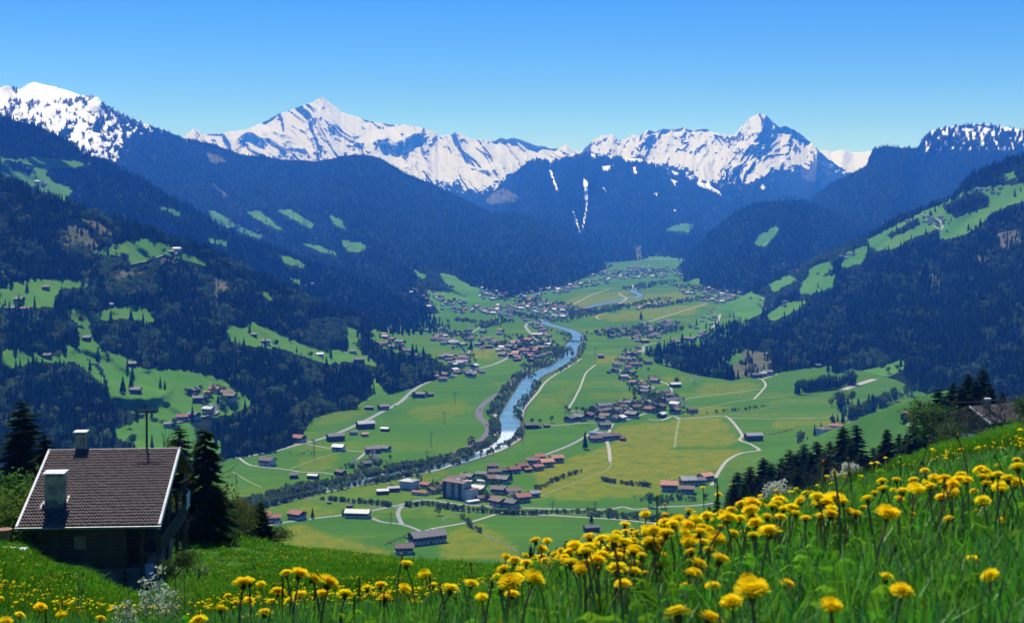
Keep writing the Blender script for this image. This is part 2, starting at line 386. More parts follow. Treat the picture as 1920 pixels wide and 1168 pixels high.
c = mixc(t, ramp(t, n1, .35, .65), (.035,.10,.010), (.07,.17,.018)); c = mixc(t, ramp(t, n2, .4, .65, 0, .6), c, (.085,.17,.025))
c = mixc(t, ramp(t, n3, .6, .75, 0, .5), c, (.10,.14,.03)); t.links.new(c, p.inputs['Base Color'])
b_ = N(t, "Bump"); b_.inputs['Strength'].default_value = .8; b_.inputs['Distance'].default_value = .12; t.links.new(n1, b_.inputs['Height']); t.links.new(b_.outputs[0], p.inputs['Normal'])
MEADOW = m
tag(link("meadow_hillside", npmesh("meadow_hillside", G.reshape(-1, 3), faces, [MEADOW], True)), kind='structure')

# --- valley floor
us = np.arange(-1400, 3000, 12.); vs = np.concatenate([np.arange(461, 560, 1.5), np.arange(560, 760, 3), np.arange(760, 1120, 5.)])[::-1]
UU, VV = np.meshgrid(us, vs); DD = floorD(VV)
FX, FY = (UU-UH)/F*DD, DD
wu = UU+(fbm(FX/60, FY/60, 3, 3)-.5)*20; wv = VV+(fbm(FX/60, FY/60, 3, 4)-.5)*8
YEL = [([(1150,800),(1290,785),(1350,782),(1385,825),(1380,835),(1265,840),(1150,845)],.8), ([(1060,862),(1140,835),(1265,842),(1390,845),(1345,880),(1330,890),(1000,935),(1000,885)],.85),
 ([(1060,905),(1180,890),(1300,900),(1230,930),(1040,940)],.7), ([(510,1000),(560,982),(650,1010),(740,1035),(735,1052),(600,1042),(510,1015)],.75), ([(830,1000),(900,980),(980,1030),(960,1050),(830,1045)],.7),
 ([(1440,790),(1500,785),(1600,790),(1590,800),(1450,800)],.6), ([(1320,715),(1430,722),(1400,738),(1290,745)],.5), ([(1245,700),(1290,705),(1240,725)],.5), ([(880,655),(925,655),(922,675),(882,672)],.8),
 ([(1120,665),(1165,665),(1160,682),(1112,682)],.8), ([(1080,560),(1300,545),(1290,562),(1090,585)],.6), ([(1040,572),(1100,550),(1180,545),(1160,560)],.5), ([(1100,592),(1330,568),(1300,590),(1150,604)],.6),
 ([(640,900),(780,885),(850,880),(800,910),(680,935)],.4), ([(760,770),(860,750),(890,770),(800,790)],.45), ([(600,775),(700,765),(660,790),(590,800)],.35), ([(560,860),(640,850),(620,880),(560,880)],.4),
 ([(1010,740),(1080,720),(1060,760),(1000,770)],.3), ([(1290,760),(1360,762),(1380,775),(1290,780)],.6), ([(560,950),(620,950),(640,962),(560,970)],.5),([(1100,735),(1200,735),(1190,748),(1100,745)],.3)]
ye = np.zeros(UU.shape)
for pl, k in YEL: ye = np.maximum(ye, inpoly(wu, wv, pl)*k)
C = np.zeros(UU.shape+(3,)); C[..., 0] = ye
G = np.stack([FX, FY, 0*FX], -1); idx = np.arange(G.shape[0]*G.shape[1]).reshape(G.shape[:2])
faces = np.stack([idx[:-1, :-1], idx[:-1, 1:], idx[1:, 1:], idx[1:, :-1]], -1).reshape(-1, 4)
m, t, o_ = newmat("valley_meadows"); p = N(t, "BsdfPrincipled"); t.links.new(p.outputs[0], o_.inputs[0]); p.inputs['Roughness'].default_value = .95; p.inputs['Specular IOR Level'].default_value = 0
at = N(t, "Attribute", attribute_name='cov'); sp = N(t, "SeparateColor"); t.links.new(at.outputs[0], sp.inputs[0])
c0 = coord(t)
def parcels(ang, sx, sy, ofs=0.):
    mp = N(t, "Mapping"); mp.inputs['Rotation'].default_value = (0, 0, math.radians(ang)); mp.inputs['Scale'].default_value = (1/sx, 1/sy, 1); mp.inputs['Location'].default_value = (ofs, ofs*.37, 0); t.links.new(c0, mp.inputs[0])
    vf = N(t, "VectorMath", operation='FLOOR'); t.links.new(mp.outputs[0], vf.inputs[0])
    wn = N(t, "TexWhiteNoise", noise_dimensions='2D'); t.links.new(vf.outputs[0], wn.inputs['Vector']); return wn.outputs['Value']
pa = parcels(12, 330, 75); pb = parcels(-24, 120, 420, 3.3); pc = parcels(12, 900, 16)
n1 = noise(t, .012, 5, c0, .6); n2 = noise(t, .05, 8, c0, .8); n3 = noise(t, .9, 3, c0, .7)
g = mixc(t, pa, (.054,.146,.010), (.082,.176,.012)); g = mixc(t, math_(t, 'MULTIPLY', pb, .5), g, (.038,.115,.016))
g = mixc(t, ramp(t, n1, .35, .7, 0, .5), g, (.075,.160,.013)); g = mixc(t, math_(t, 'MULTIPLY', pc, .28), g, (.03,.09,.010))
yn = math_(t, 'MULTIPLY', sp.outputs[0], ramp(t, n2, .30, .62)); y2 = math_(t, 'MULTIPLY', ramp(t, pa, .72, .78, 0, .28), ramp(t, n2, .42, .62))
g = mixc(t, math_(t, 'MAXIMUM', math_(t, 'MULTIPLY', yn, .95), y2), g, (.22,.19,.004))
g = mixc(t, ramp(t, n3, .50, .75, 0, .4), g, (.045,.085,.010))
t.links.new(g, p.inputs['Base Color'])
tag(link("valley_floor", npmesh("valley_floor", G.reshape(-1, 3), faces, [m], False, {'cov': C.reshape(-1, 3)})), kind='structure')

# --- spur with the small farm on the right
SPUR = mountain("green_spur", [(1395,870,1690),(1440,863,1700),(1480,851,1720),(1533,827,1740),(1560,812,1740),(1591,796,1730),(1622,782,1700),(1674,760,1660),(1752,736,1600),(1780,731,1580),(1820,750,1500),(1920,790,1400),(2300,860,1300)],
  [(1395,875),(1440,885),(1500,920),(1560,1000),(1700,1085),(2300,1085)], du=6, rows=40, prof=1.0, amp=12, fu=120, fv=80, seed=3, jag=.8, jf=30, material=MT_near,
  meadows=[[(1300,600),(2400,500),(2400,1100),(1300,1100)]])
M3 = mountain("right_forest_mountain", [(1212,664,3000),(1260,640,3300),(1300,612,3700),(1340,585,4200),(1370,572,4500),(1400,553,4700),(1440,530,4900),(1480,512,5000),(1520,492,5000),(1560,475,5000),(1600,455,4900),(1640,437,4800),(1700,402,4700),(1740,388,4650),(1780,372,4600),(1800,352,4600),(1830,325,4550),(1870,308,4500),(1920,290,4400),(2100,250,4200),(2400,200,4000)],
  [(1212,668),(1237,685),(1260,690),(1300,703),(1370,713),(1440,702),(1500,692),(1560,685),(1600,692),(1680,712),(1740,740),(1850,770),(2400,850)], du=4, rows=110, prof=1.25, amp=130, fu=150, fv=110, seed=11, jag=1.2, skew=.5,
  material=MT_mid, meadows=M_M3, holes=H_M3, bare=B_M3)
L3 = mountain("left_forest_hill", [(-400,230,2900),(0,335,2900),(60,362,2900),(130,385,2900),(200,412,2900),(270,432,2900),(330,453,2900),(400,476,2950),(470,513,3000),(540,543,3100),(600,572,3200),(650,590,3200),(690,612,3150),(740,638,3000),(775,654,2850),(800,672,2800),(815,688,2740),(842,703,2600)],
  [(-400,1000),(0,930),(300,880),(400,866),(440,858),(514,847),(548,835),(567,816),(584,786),(608,776),(668,766),(700,745),(728,740),(773,728),(800,716),(835,707),(842,705)], du=4, rows=120, prof=1.1, amp=110, fu=150, fv=100, seed=21, jag=1.0, skew=-.5,
  material=MT_mid, meadows=M_L3, bare=B_L3)
L4 = mountain("left_forest_ridge", [(-400,90,5500),(0,218,5500),(60,234,5500),(100,250,5500),(154,287,5500),(200,305,5500),(280,345,5300),(360,395,5200),(430,430,5100),(520,468,5000),(600,500,5000),(680,530,4800),(740,555,4500),(800,590,4000),(832,612,3700)],
  [(-400,600),(0,600),(300,600),(500,615),(700,632),(800,628),(834,618)], du=4, rows=90, prof=1.2, amp=300, fu=110, fv=90, seed=31, jag=1.4, skew=-.5, material=MT_mid, meadows=M_FARL, holes=H_FARL)
def snow5(U, V, s, R, nn):
    line = np.interp(U, [0, 100, 180, 230, 260, 330, 420, 500], [262, 285, 335, 330, 290, 272, 285, 260])
    r2 = ridged(U/26+V/60, V/30, 5, 78); return .30+np.clip((line-V)/120, -1.5, .45)+(fbm(U/6, V/6, 5, 77, .65)-.5)*1.8-np.clip(r2-.30, 0, 1)*1.2-np.clip((U-150)/300, 0, .3)+np.where((V < 186) & (U < 150), .35, 0)
L5 = mountain("left_mountain", [(-400,200,10980),(-100,180,10980),(0,165,10980),(12,160,10980),(25,166,10980),(38,168,10980),(52,158,10980),(65,155,10980),(90,160,10980),(120,168,10980),(150,178,10980),(185,183,10980),(195,195,10980),(230,215,10980),(265,230,10980),(300,243,10980),(345,260,10858),(400,270,10736),(450,290,10614),(540,300,10492),(600,303,10492),(640,293,10370),(680,290,10370),(710,295,10370),(760,325,10248),(820,350,10004),(870,375,9760),(920,397,9638),(1000,405,9516),(1060,430,9394),(1110,465,9394),(1150,496,9516)],
  [(-400,590),(800,590),(840,585),(900,568),(960,557),(1020,546),(1060,536),(1110,516),(1150,500)], du=3, rows=150, prof=1.15, amp=900, fu=110, fv=170, seed=41, jag=1.6, jf=12, skew=-.45, material=MT_mid, meadows=M_FARL, holes=H_FARL,
  bare=[[(385,285),(405,290),(430,305),(395,306)],[(395,340),(430,370),(420,372)]], snowf=snow5, rockf=lambda U, V, s, R, nn: np.clip((np.interp(U, [0,200,350], [250,260,230])-V)/60, 0, 1))
def snow7(U, V, s, R, nn):
    return np.where((U > 1722) & (V < 285), .52+(fbm(U/4, V/9, 4, 88)-.5)*1.9-(V-250)/140, 0)-.14
L7b = mountain("right_far_knoll", [(1262,512,7616),(1290,480,7840),(1330,438,7840),(1370,405,7840),(1400,388,7840),(1430,380,7840),(1500,376,7840),(1530,385,7840),(1600,415,7840),(1700,450,7840)],
  [(1262,514),(1280,528),(1350,546),(1420,560),(1700,560)], du=4, rows=70, prof=.9, amp=380, fu=50, fv=90, seed=51, jag=1.2, skew=.5, material=MT_mid, meadows=[[(1416,458),(1425,440),(1455,425),(1462,430),(1435,462)],[(1290,528),(1310,522),(1320,545),(1295,540)]])
L7a = mountain("right_far_mountain", [(1380,480,10126),(1440,440,10126),(1480,410,10248),(1520,374,10370),(1560,343,10370),(1600,325,10370),(1625,310,10370),(1632,290,10370),(1638,280,10370),(1660,275,10370),(1720,279,10736),(1735,252,11224),(1755,243,11468),(1780,238,11590),(1840,232,11590),(1900,240,11590),(1920,245,11590),(2100,260,11590),(2400,250,11590)],
  [(1380,540),(2400,540)], du=4, rows=80, prof=.95, amp=650, fu=70, fv=110, seed=61, jag=1.8, skew=.4, material=MT_mid, snowf=snow7)
STRK = [[(1028,318),(1034,320),(1046,352),(1048,366),(1044,362),(1036,340)],[(1092,333),(1102,340),(1104,362),(1100,400),(1094,430),(1090,428),(1098,395)],[(1072,392),(1076,398),(1086,425),(1090,455),(1084,430)],[(1128,312),(1150,310),(1140,322),(1130,320)],[(1130,352),(1134,350),(1138,366)],[(1186,315),(1192,312),(1194,326),(1188,326)],[(1225,362),(1235,362),(1232,370)],[(1255,335),(1270,340),(1266,350)],[(1305,340),(1330,346),(1352,362),(1354,372),(1340,360),(1310,350)],[(1262,395),(1267,391),(1268,400)]]
def snow6(U, V, s, R, nn):
    a = np.zeros(U.shape)
    wu = U+(fbm(U/4, V/4, 2, 5)-.5)*3
    for p in STRK: a[inpoly(wu, V, p)] = .8
    crest = np.interp(U, [c_[0] for c_ in C6], [c_[1] for c_ in C6])
    b = .62-(V-crest)/26+(fbm(U/8, V/12, 4, 33)-.5)*1.4
    b = np.where((U > 1000) & (U < 1420), b, 0)
    return np.maximum(a, b)-.1
C6 = [(840,420,15000),(880,388,15000),(910,373,15000),(935,350,15000),(960,330,15000),(990,303,15000),(1005,297,15000),(1040,302,15000),(1070,291,15000),(1100,287,15000),(1140,293,15000),(1200,298,15000),(1250,318,15000),(1300,333,15000),(1345,345,15000),(1370,343,15000),(1400,355,15000),(1425,370,15000),(1480,400,15000),(1560,430,15000)]
L6 = mountain("valley_head_mountain", C6, [(840,492),(1150,492),(1200,488),(1560,500)], du=2, rows=190, prof=1.0, amp=1100, fu=60, fv=140, seed=71, jag=1.5, skew=.1, material=MT_far,
  meadows=[[(1245,432),(1275,419),(1302,421),(1290,436)],[(1190,490),(1230,480),(1290,486),(1290,493),(1190,493)]], bare=[[(1190,462),(1202,462),(1205,486),(1195,487)],[(903,384),(925,362),(945,352),(977,372),(960,382)]], snowf=snow6)
def snow_hi(base, lo, sd, sk=1.0):
    def f(U, V, s, R, nn):
        line = np.interp(U, [q[0] for q in lo], [q[1] for q in lo])
        n = fbm(U/9, V/9, 6, sd, .7)-.5; g = ridged(U/20+sk*V/34, V/75, 6, sd+3, .7)
        return base+np.clip((line-V)/26, -1.2, .55)+n*2.3-np.clip(s-.15, 0, 1)*2.4-np.clip(g-.42, 0, 1)*1.6+np.clip(vn(U/60, V/30, sd+8)-.55, 0, 1)*2.2
    return f
C8 = [(340,262,21000),(355,248,21000),(364,240,21000),(372,246,21000),(385,251,21000),(420,250,21000),(445,246,21000),(470,240,21000),(500,226,21000),(520,215,21000),(545,206,21000),(565,199,21000),(585,193,21000),(596,186,21000),(603,182,21000),(612,187,21000),(625,198,21000),(640,211,21000),(670,220,21000),(700,229,21000),(730,233,21000),(760,235,21000),(790,239,21000),(815,246,21000),(823,256,21000),(845,252,21000),(858,247,21000),(885,262,21000),(905,262,21000),(930,266,21000),(938,258,21000),(950,262,21000),(960,258,21000),(975,262,21000),(1000,272,21000),(1040,280,21000),(1062,272,21000),(1075,282,21000),(1120,290,21000),(1200,300,21000)]
L8 = mountain("snow_mountain", C8, [(340,470),(1200,470)], du=2, rows=190, prof=1.15, amp=2200, fu=85, fv=100, seed=83, jag=2.6, jf=7, oct=8, skew=-.6, material=MT_snow, rockf=lambda U, V, s, R, nn: np.clip((330-V+(fbm(U/18, V/30, 4, 5)-.5)*120)/40, 0, 1),
  snowf=snow_hi(.84, [(340,262),(400,275),(450,300),(700,310),(760,322),(800,340),(850,330),(880,345),(900,350),(950,335),(1000,300),(1200,310)], 91, -1.0))
C9 = [(1050,300,19500),(1080,290,19500),(1100,276,19500),(1118,258,19500),(1135,254,19500),(1148,251,19500),(1160,264,19500),(1176,259,19500),(1188,252,19500),(1200,255,19500),(1215,244,19500),(1230,248,19500),(1245,241,19500),(1262,244,19500),(1280,238,19500),(1300,246,19500),(1320,241,19500),(1345,250,19500),(1365,254,19500),(1378,252,19500),(1390,238,19500),(1402,224,19500),(1415,216,19500),(1425,213,19500),(1436,215,19500),(1448,228,19500),(1460,238,19500),(1476,238,19500),(1500,252,19500),(1520,266,19500),(1540,288,19500),(1565,307,19500),(1590,322,19500),(1640,345,19500)]
L9 = mountain("snow_peak_ridge", C9, [(1050,475),(1640,475)], du=2, rows=170, prof=1.1, amp=1900, fu=62, fv=80, seed=97, jag=2.8, jf=6, oct=8, skew=.5, material=MT_snow, rockf=lambda U, V, s, R, nn: np.clip((335-V+(fbm(U/18, V/30, 4, 6)-.5)*130)/40, 0, 1),
  snowf=snow_hi(.36, [(1050,300),(1200,310),(1300,325),(1380,350),(1400,345),(1480,320),(1540,305),(1600,320)], 103))
L10 = mountain("distant_snow_mountain", [(1500,300,26000),(1540,281,26000),(1560,285,26000),(1580,281,26000),(1605,287,26000),(1630,283,26000),(1680,290,26000),(1760,300,26000)], [(1500,462),(1760,462)], du=3, rows=80, prof=1.1, amp=900, fu=60, fv=60, seed=107, jag=2, jf=7, material=MT_snow,
  snowf=snow_hi(.95, [(1500,400),(1760,400)], 111), rockf=lambda U, V, s, R, nn: np.clip((330-V)/30, 0, 1))
# ================================================================ RIVER, ROADS AND PATHS
def dense(pts, step=6):
    out = []
    n = len(pts); P_ = [pts[0]]+list(pts)+[pts[-1]]
    for i in range(1, n):
        p0, p1, p2, p3 = [np.array(q[:2], float) for q in P_[i-1:i+3]]
        k = max(2, int(np.linalg.norm(p2-p1)/step))
        w1, w2 = (pts[i-1][2] if len(pts[i-1]) > 2 else 0), (pts[i][2] if len(pts[i]) > 2 else 0)
        for j in range(k):
            t = j/k
            q = .5*((2*p1)+(p2-p0)*t+(2*p0-5*p1+4*p2-p3)*t*t+(3*p1-p0-3*p2+p3)*t**3)
            out.append((q[0], q[1], w1+(w2-w1)*t))
    out.append((pts[-1][0], pts[-1][1], pts[-1][2] if len(pts[-1]) > 2 else 0)); return out
def strip(name, pts, width, z, mat_, slope=False, label=None, step=6, wob=0.0):
    d = dense(pts, step); W = []
    for (u, v, w_) in d:
        p = hit(u, v) if slope else GF(u, v, 0)
        if slope: p = (p[0], p[1]*.999, p[2]+.8)
        W.append((p[0], p[1], p[2]+z if slope else z, w_ or width))
    W = np.array(W); 
    T = np.gradient(W[:, :2], axis=0); T /= (np.linalg.norm(T, axis=1, keepdims=True)+1e-9); Nn = np.stack([-T[:, 1], T[:, 0]], 1)
    hw = W[:, 3:4]*(.43 if name not in ('river', 'river_bank') else .5)*(1+wob*(fbm(np.arange(len(W))*.6, np.zeros(len(W)), 3, 3)[:, None]-.5)*2)
    a = W[:, :2]+Nn*hw; b = W[:, :2]-Nn*hw
    top = np.concatenate([np.c_[a, W[:, 2]], np.c_[b, W[:, 2]]]); n = len(W)
    f = np.array([(i, i+1, n+i+1, n+i) for i in range(n-1)])
    c = np.cross(top[f[:, 1]]-top[f[:, 0]], top[f[:, 3]]-top[f[:, 0]])[:, 2]
    f[c < 0] = f[c < 0][:, ::-1]
    o = link(name, npmesh(name, top, f, [mat_])); tag(o, kind='structure')
    if label: o['label'] = label
    return W
M_gravel = mat("pale_gravel", (.38,.365,.33), (.30,.285,.25), .3, rough=.95, spec=0)
M_tar = mat("pale_asphalt", (.27,.275,.28), (.22,.225,.23), .2, rough=.9, spec=.1)
M_dark = mat("dark_asphalt", (.10,.10,.105), (.15,.14,.14), .3, rough=.9, spec=.1)
M_track = mat("grass_track", (.24,.27,.14), (.16,.22,.07), .2, rough=1, spec=0)
M_ballast = mat("railway_ballast", (.22,.20,.18), (.15,.13,.12), .6, rough=1, spec=0)
M_brook = mat("brook_bed", (.20,.20,.17), (.07,.09,.04), .25, rough=1, spec=0)
RIV = [(1195,538,24),(1187,546,24),(1200,553,24),(1195,557,24),(1170,561,24),(1120,572,24),(1075,583,24),(1040,592,24),(1018,600,26),(1024,607,26),(1050,614,26),(1070,620,26),(1082,628,26),(1083,636,26),(1074,646,30),(1069,656,30),(1066,666,31),(1054,676,31),(1040,686,31),(1020,696,30),(999,707,30),(986,725,27),(975,745,28),(965,763,28),(956,780,29),(957,797,27),(958,810,26),(954,822,26),(940,833,24),(912,847,22),(880,860,20),(848,870,18),(800,880,18),(725,891,18),(650,910,16),(603,918,16),(555,928,16),(480,950,16),(400,972,16)]
m, t, o_ = newmat("river_water"); p = N(t, "BsdfPrincipled"); t.links.new(p.outputs[0], o_.inputs[0]); p.inputs['Roughness'].default_value = .18
c0 = coord(t); n1 = noise(t, .35, 5, c0, .7); n2 = noise(t, .03, 3, c0)
g = N(t, "SeparateXYZ"); t.links.new(c0, g.inputs[0])
foam_y = math_(t, 'MULTIPLY', ramp(t, g.outputs[1], 1700, 1800), ramp(t, g.outputs[1], 1972, 1915))
fo = ramp(t, math_(t, 'ADD', n1, math_(t, 'MULTIPLY', foam_y, .33)), .70, .80)
c = mixc(t, ramp(t, n2, .35, .65), (.11,.21,.27), (.16,.27,.31)); c = mixc(t, fo, c, (.8,.84,.85)); t.links.new(c, p.inputs['Base Color'])
b_ = N(t, "Bump"); b_.inputs['Strength'].default_value = .6; b_.inputs['Distance'].default_value = .5; t.links.new(n1, b_.inputs['Height']); t.links.new(b_.outputs[0], p.inputs['Normal'])
WATER = m
# river bed bank first (a slightly wider dark band), then the water 8 cm above the field level
strip("river_bank", [(a, b, c*1.5) for a, b, c in RIV], 30, .04, mat("river_bank_soil", (.045,.07,.02), (.09,.085,.055), .15, rough=1, spec=0), label="dark green bank along the river")
strip("river", RIV, 26, .09, WATER, label="turquoise mountain river with white rapids", wob=.08, step=4)
ROADS = [("main_road", [(375,863),(440,858),(500,849),(514,846),(560,833),(600,823),(640,809),(690,786),(720,770),(750,754),(770,736),(790,722),(815,712),(845,705),(880,695),(920,685),(938,678),(950,672)], 8.5, M_tar, "pale main road along the foot of the left hill"),
 ("highway", [(1030,678),(1000,688),(977,700),(944,731),(915,750),(899,768),(899,782),(912,795),(917,805),(908,820),(880,838),(848,850),(800,864),(760,874),(700,884),(640,897),(560,920),(480,936),(380,958)], 12, M_dark, "dark two lane highway curving beside the river"),
 ("riverside_path", [(1090,672),(1066,688),(1042,702),(1022,717),(1009,735),(990,757),(981,770),(979,786)], 4.5, M_gravel, "pale path on the far bank of the river bend"),
 ("riverside_path", [(980,803),(980,815),(968,828),(934,846),(891,859),(848,871),(819,881),(725,900),(620,920),(548,937),(495,948),(420,962)], 4.5, M_gravel, "long pale path along the near river bank"),
 ("riverside_path", [(925,774),(932,784),(934,801),(929,817)], 5.5, M_gravel, "short pale track between highway and river"),
 ("village_road", [(440,1000),(503,985),(556,976),(637,966),(688,959),(752,946),(797,937),(860,945),(920,949),(956,951),(1076,955),(1143,954),(1169,950),(1190,955),(1244,950),(1299,948),(1345,942)], 6, M_tar, "pale village road running past the hotel"),
 ("field_lane", [(1299,984),(1220,980),(1160,974),(1100,970),(1004,964),(960,959),(942,960),(920,967),(887,977),(850,984),(812,991),(792,997)], 4.5, M_gravel, "pale lane south of the brook"),
 ("field_lane", [(754,948),(747,958),(747,968),(754,983)], 5, M_tar, "short curved lane joining the village road"),
 ("farm_lane", [(688,966),(700,972),(719,979),(754,983),(788,996),(784,1004),(762,1021),(741,1035)], 5, M_tar, "pale lane bending down to the big farm"),
 ("field_lane", [(1334,910),(1337,904),(1349,882),(1365,862),(1389,850),(1420,845),(1423,842),(1406,832),(1390,827),(1387,822),(1392,817),(1382,801),(1370,787),(1358,780),(1320,782),(1274,785)], 5, M_gravel, "winding pale lane through the yellow meadow"),
 ("field_lane", [(1367,784),(1452,785),(1579,783),(1593,791)], 3.5, M_gravel, "straight pale lane towards the green spur"),
 ("field_lane", [(1277,749),(1350,739),(1433,729)], 3.5, M_gravel, None), ("field_lane", [(1413,749),(1430,731),(1436,721),(1428,711),(1416,709)], 4.5, M_gravel, None),
 ("field_lane", [(1430,711),(1445,706),(1459,702)], 4, M_gravel, None), ("grass_track", [(1308,767),(1392,751),(1476,742)], 4, M_track, None),
 ("grass_track", [(1274,786),(1269,808),(1265,839)], 4, M_track, None), ("grass_track", [(1145,865),(1140,880),(1090,900),(1000,935)], 2.5, M_track, None),
 ("field_lane", [(1118,683),(1105,693),(1097,702),(1088,726),(1076,750),(1068,769),(1109,773)], 4, M_gravel, "straight pale lane across the meadow by the river"),
 ("grass_track", [(1088,727),(1174,724)], 4, M_track, None), ("grass_track", [(1014,706),(1090,704)], 3, M_track, None),
 ("village_road", [(1124,802),(1076,831),(1025,852),(1000,864)], 6, M_tar, "pale road climbing from the red roofs to the middle village"),
 ("field_lane", [(1149,794),(1146,800),(1144,806),(1140,816),(1138,826),(1141,838),(1143,850),(1144,865)], 5, M_gravel, None),
 ("village_road", [(985,802),(1040,798),(1100,793),(1145,791),(1185,784),(1215,772),(1228,758),(1232,748),(1232,740),(1226,728),(1210,720),(1187,712),(1170,700),(1160,692)], 5.5, M_tar, "pale street winding through the middle village"),
 ("field_lane", [(1238,715),(1255,722),(1259,730),(1257,743)], 5, M_gravel, None),
 ("field_lane", [(1215,786),(1240,788),(1262,780),(1274,786)], 5, M_gravel, None),
 ("village_road", [(1237,642),(1212,647),(1205,652),(1207,657),(1197,665),(1187,671),(1175,668),(1168,662),(1172,657)], 7, M_tar, None),
 ("village_road", [(1157,631),(1180,633),(1196,639)], 7, M_tar, None), ("village_road", [(1202,608),(1255,591),(1325,570)], 6, M_gravel, "long straight lane to the far village"),
 ("field_lane", [(1187,547),(1176,549),(1161,550),(1165,554),(1175,559),(1170,564),(1160,569)], 7, M_gravel, None), ("field_lane", [(1188,542),(1187,535),(1210,529)], 7, M_gravel, None),
 ("field_lane", [(1073,572),(1108,554),(1143,542)], 5, M_gravel, None), ("field_lane", [(1140,587),(1122,591),(1118,596),(1126,599)], 5, M_gravel, None),
 ("field_lane", [(869,637),(882,626),(905,611),(932,595)], 5, M_gravel, None), ("village_road", [(876,655),(926,655)], 9, M_gravel, None), ("field_lane", [(881,656),(876,674)], 5, M_gravel, None),
 ("grass_track", [(872,630),(991,630)], 5, M_gravel, None), ("main_road", [(950,672),(985,650),(1005,638),(991,621),(985,611),(994,605),(1010,603),(1027,597),(1044,589),(1050,582),(1048,574)], 9, M_tar, None),
 ("railway", [(1010,605),(1026,630),(1040,652),(1046,662),(1040,676)], 8, M_ballast, None),
 ("field_lane", [(447,857),(466,871),(495,876),(533,880),(562,885)], 4, M_gravel, None), ("field_lane", [(562,885),(600,886),(629,889),(641,884)], 4, M_gravel, None),
 ("field_lane", [(577,833),(632,843),(687,848)], 4, M_gravel, None), ("grass_track", [(545,879),(596,860),(641,848)], 3, M_track, None), ("field_lane", [(684,850),(670,862)], 4, M_gravel, None),
 ("grass_track", [(436,885),(465,902),(490,914)], 3, M_track, None), ("gravel_bank", [(1582,731),(1600,724),(1640,711)], 16, M_gravel, "strip of pale gravel beside the far meadow")]
for i, (nm, pts, wd, mt, lb) in enumerate(ROADS): strip(nm, pts, wd, .14+.006*i, mt, label=lb)
SLR = [("hill_road", [(308,797),(340,791),(367,784),(385,781),(402,777),(407,770),(396,758)], 7, M_tar), ("hill_road", [(243,497),(275,490),(310,478)], 5, M_tar), ("hill_road", [(329,477),(341,466)], 7, M_gravel),
 ("hill_road", [(1750,425),(1765,432),(1762,415),(1725,402)], 7, M_gravel), ("hill_road", [(1700,775),(1718,768),(1730,760)], 5, M_gravel), ("farm_yard", [(1705,800),(1716,785),(1724,770),(1728,762)], 11, M_track),
 ("hill_road", [(799,572),(818,577),(838,580),(870,586)], 6, M_gravel), ("hill_road", [(774,540),(790,550),(800,560),(797,566)], 6, M_gravel), ("hill_road", [(1350,590),(1345,605),(1335,615)], 8, M_gravel), ("hill_road", [(1440,552),(1430,562)], 8, M_gravel),
 ("hill_road", [(646,463),(658,459),(667,458)], 7, M_gravel)]
for i, (nm, pts, wd, mt) in enumerate(SLR): strip(nm, pts, wd, .5, mt, slope=True)
# bridges over the river and the white weir step
def bridge(name, label, a, b, wd, z=2.2):
    A = np.array(GF(*a)); B = np.array(GF(*b)); L = np.linalg.norm(B-A); r = thing(name, label, 'bridge', (A+B)/2, math.atan2(B[1]-A[1], B[0]-A[0]))
    MB().box(-L/2, L/2, -wd/2, wd/2, z-.7, z).build("deck", M_tar, r)
    MB().box(-L/2, L/2, -wd/2-.15, -wd/2, z-.3, z+.9).build("railing", M_gravel, r); MB().box(-L/2, L/2, wd/2, wd/2+.15, z-.3, z+.9).build("railing", M_gravel, r)
    MB().box(-.8, .8, -wd/2, wd/2, 0, z-.7).build("pier", M_gravel, r)
    for s in (-1, 1): MB().box(s*L/2-1.5, s*L/2+1.5, -wd/2, wd/2, -.5, z-.7).build("abutment", M_gravel, r)
bridge("footbridge", "narrow pale bridge crossing the river between wooded banks on the lower left", (701,884), (727,899), 3.5)
bridge("road_bridge", "grey bridge over the river just above the tree lined bend", (981,704), (1004,703), 6)
bridge("road_bridge", "small bridge over the upper river beside the large village", (1062,640), (1086,641), 8)
wr = thing("river_weir", "low stone weir with white water below it in the river bend", "weir", GF(956.5, 808)); 
for k in range(9): MB().box(-14+k*3.2, -11+k*3.2, -.8, .8, 0, .35+.1*(k % 2)).build("stone_block", mat("weir_stone", (.5,.5,.48), (.7,.72,.72), 1) if k == 0 else bpy.data.materials["weir_stone"], wr)
# brooks and field ditches
for nm, pts, wd in (("brook", [(540,931),(600,936),(680,944),(735,952),(800,948),(860,957),(920,962),(1000,968),(1060,962),(1140,966),(1220,975),(1310,978)], 5), ("brook", [(1560,740),(1500,752),(1450,762),(1400,773),(1340,779),(1290,783)], 3.5), ("brook", [(868,975),(885,985),(905,1000),(925,1010),(945,1020),(970,1034)], 2.5), ("ditch", [(858,960),(830,975),(866,980)], 2), ("ditch", [(900,707),(922,714),(938,724)], 3)):
    strip(nm, pts, wd, .12, M_brook)
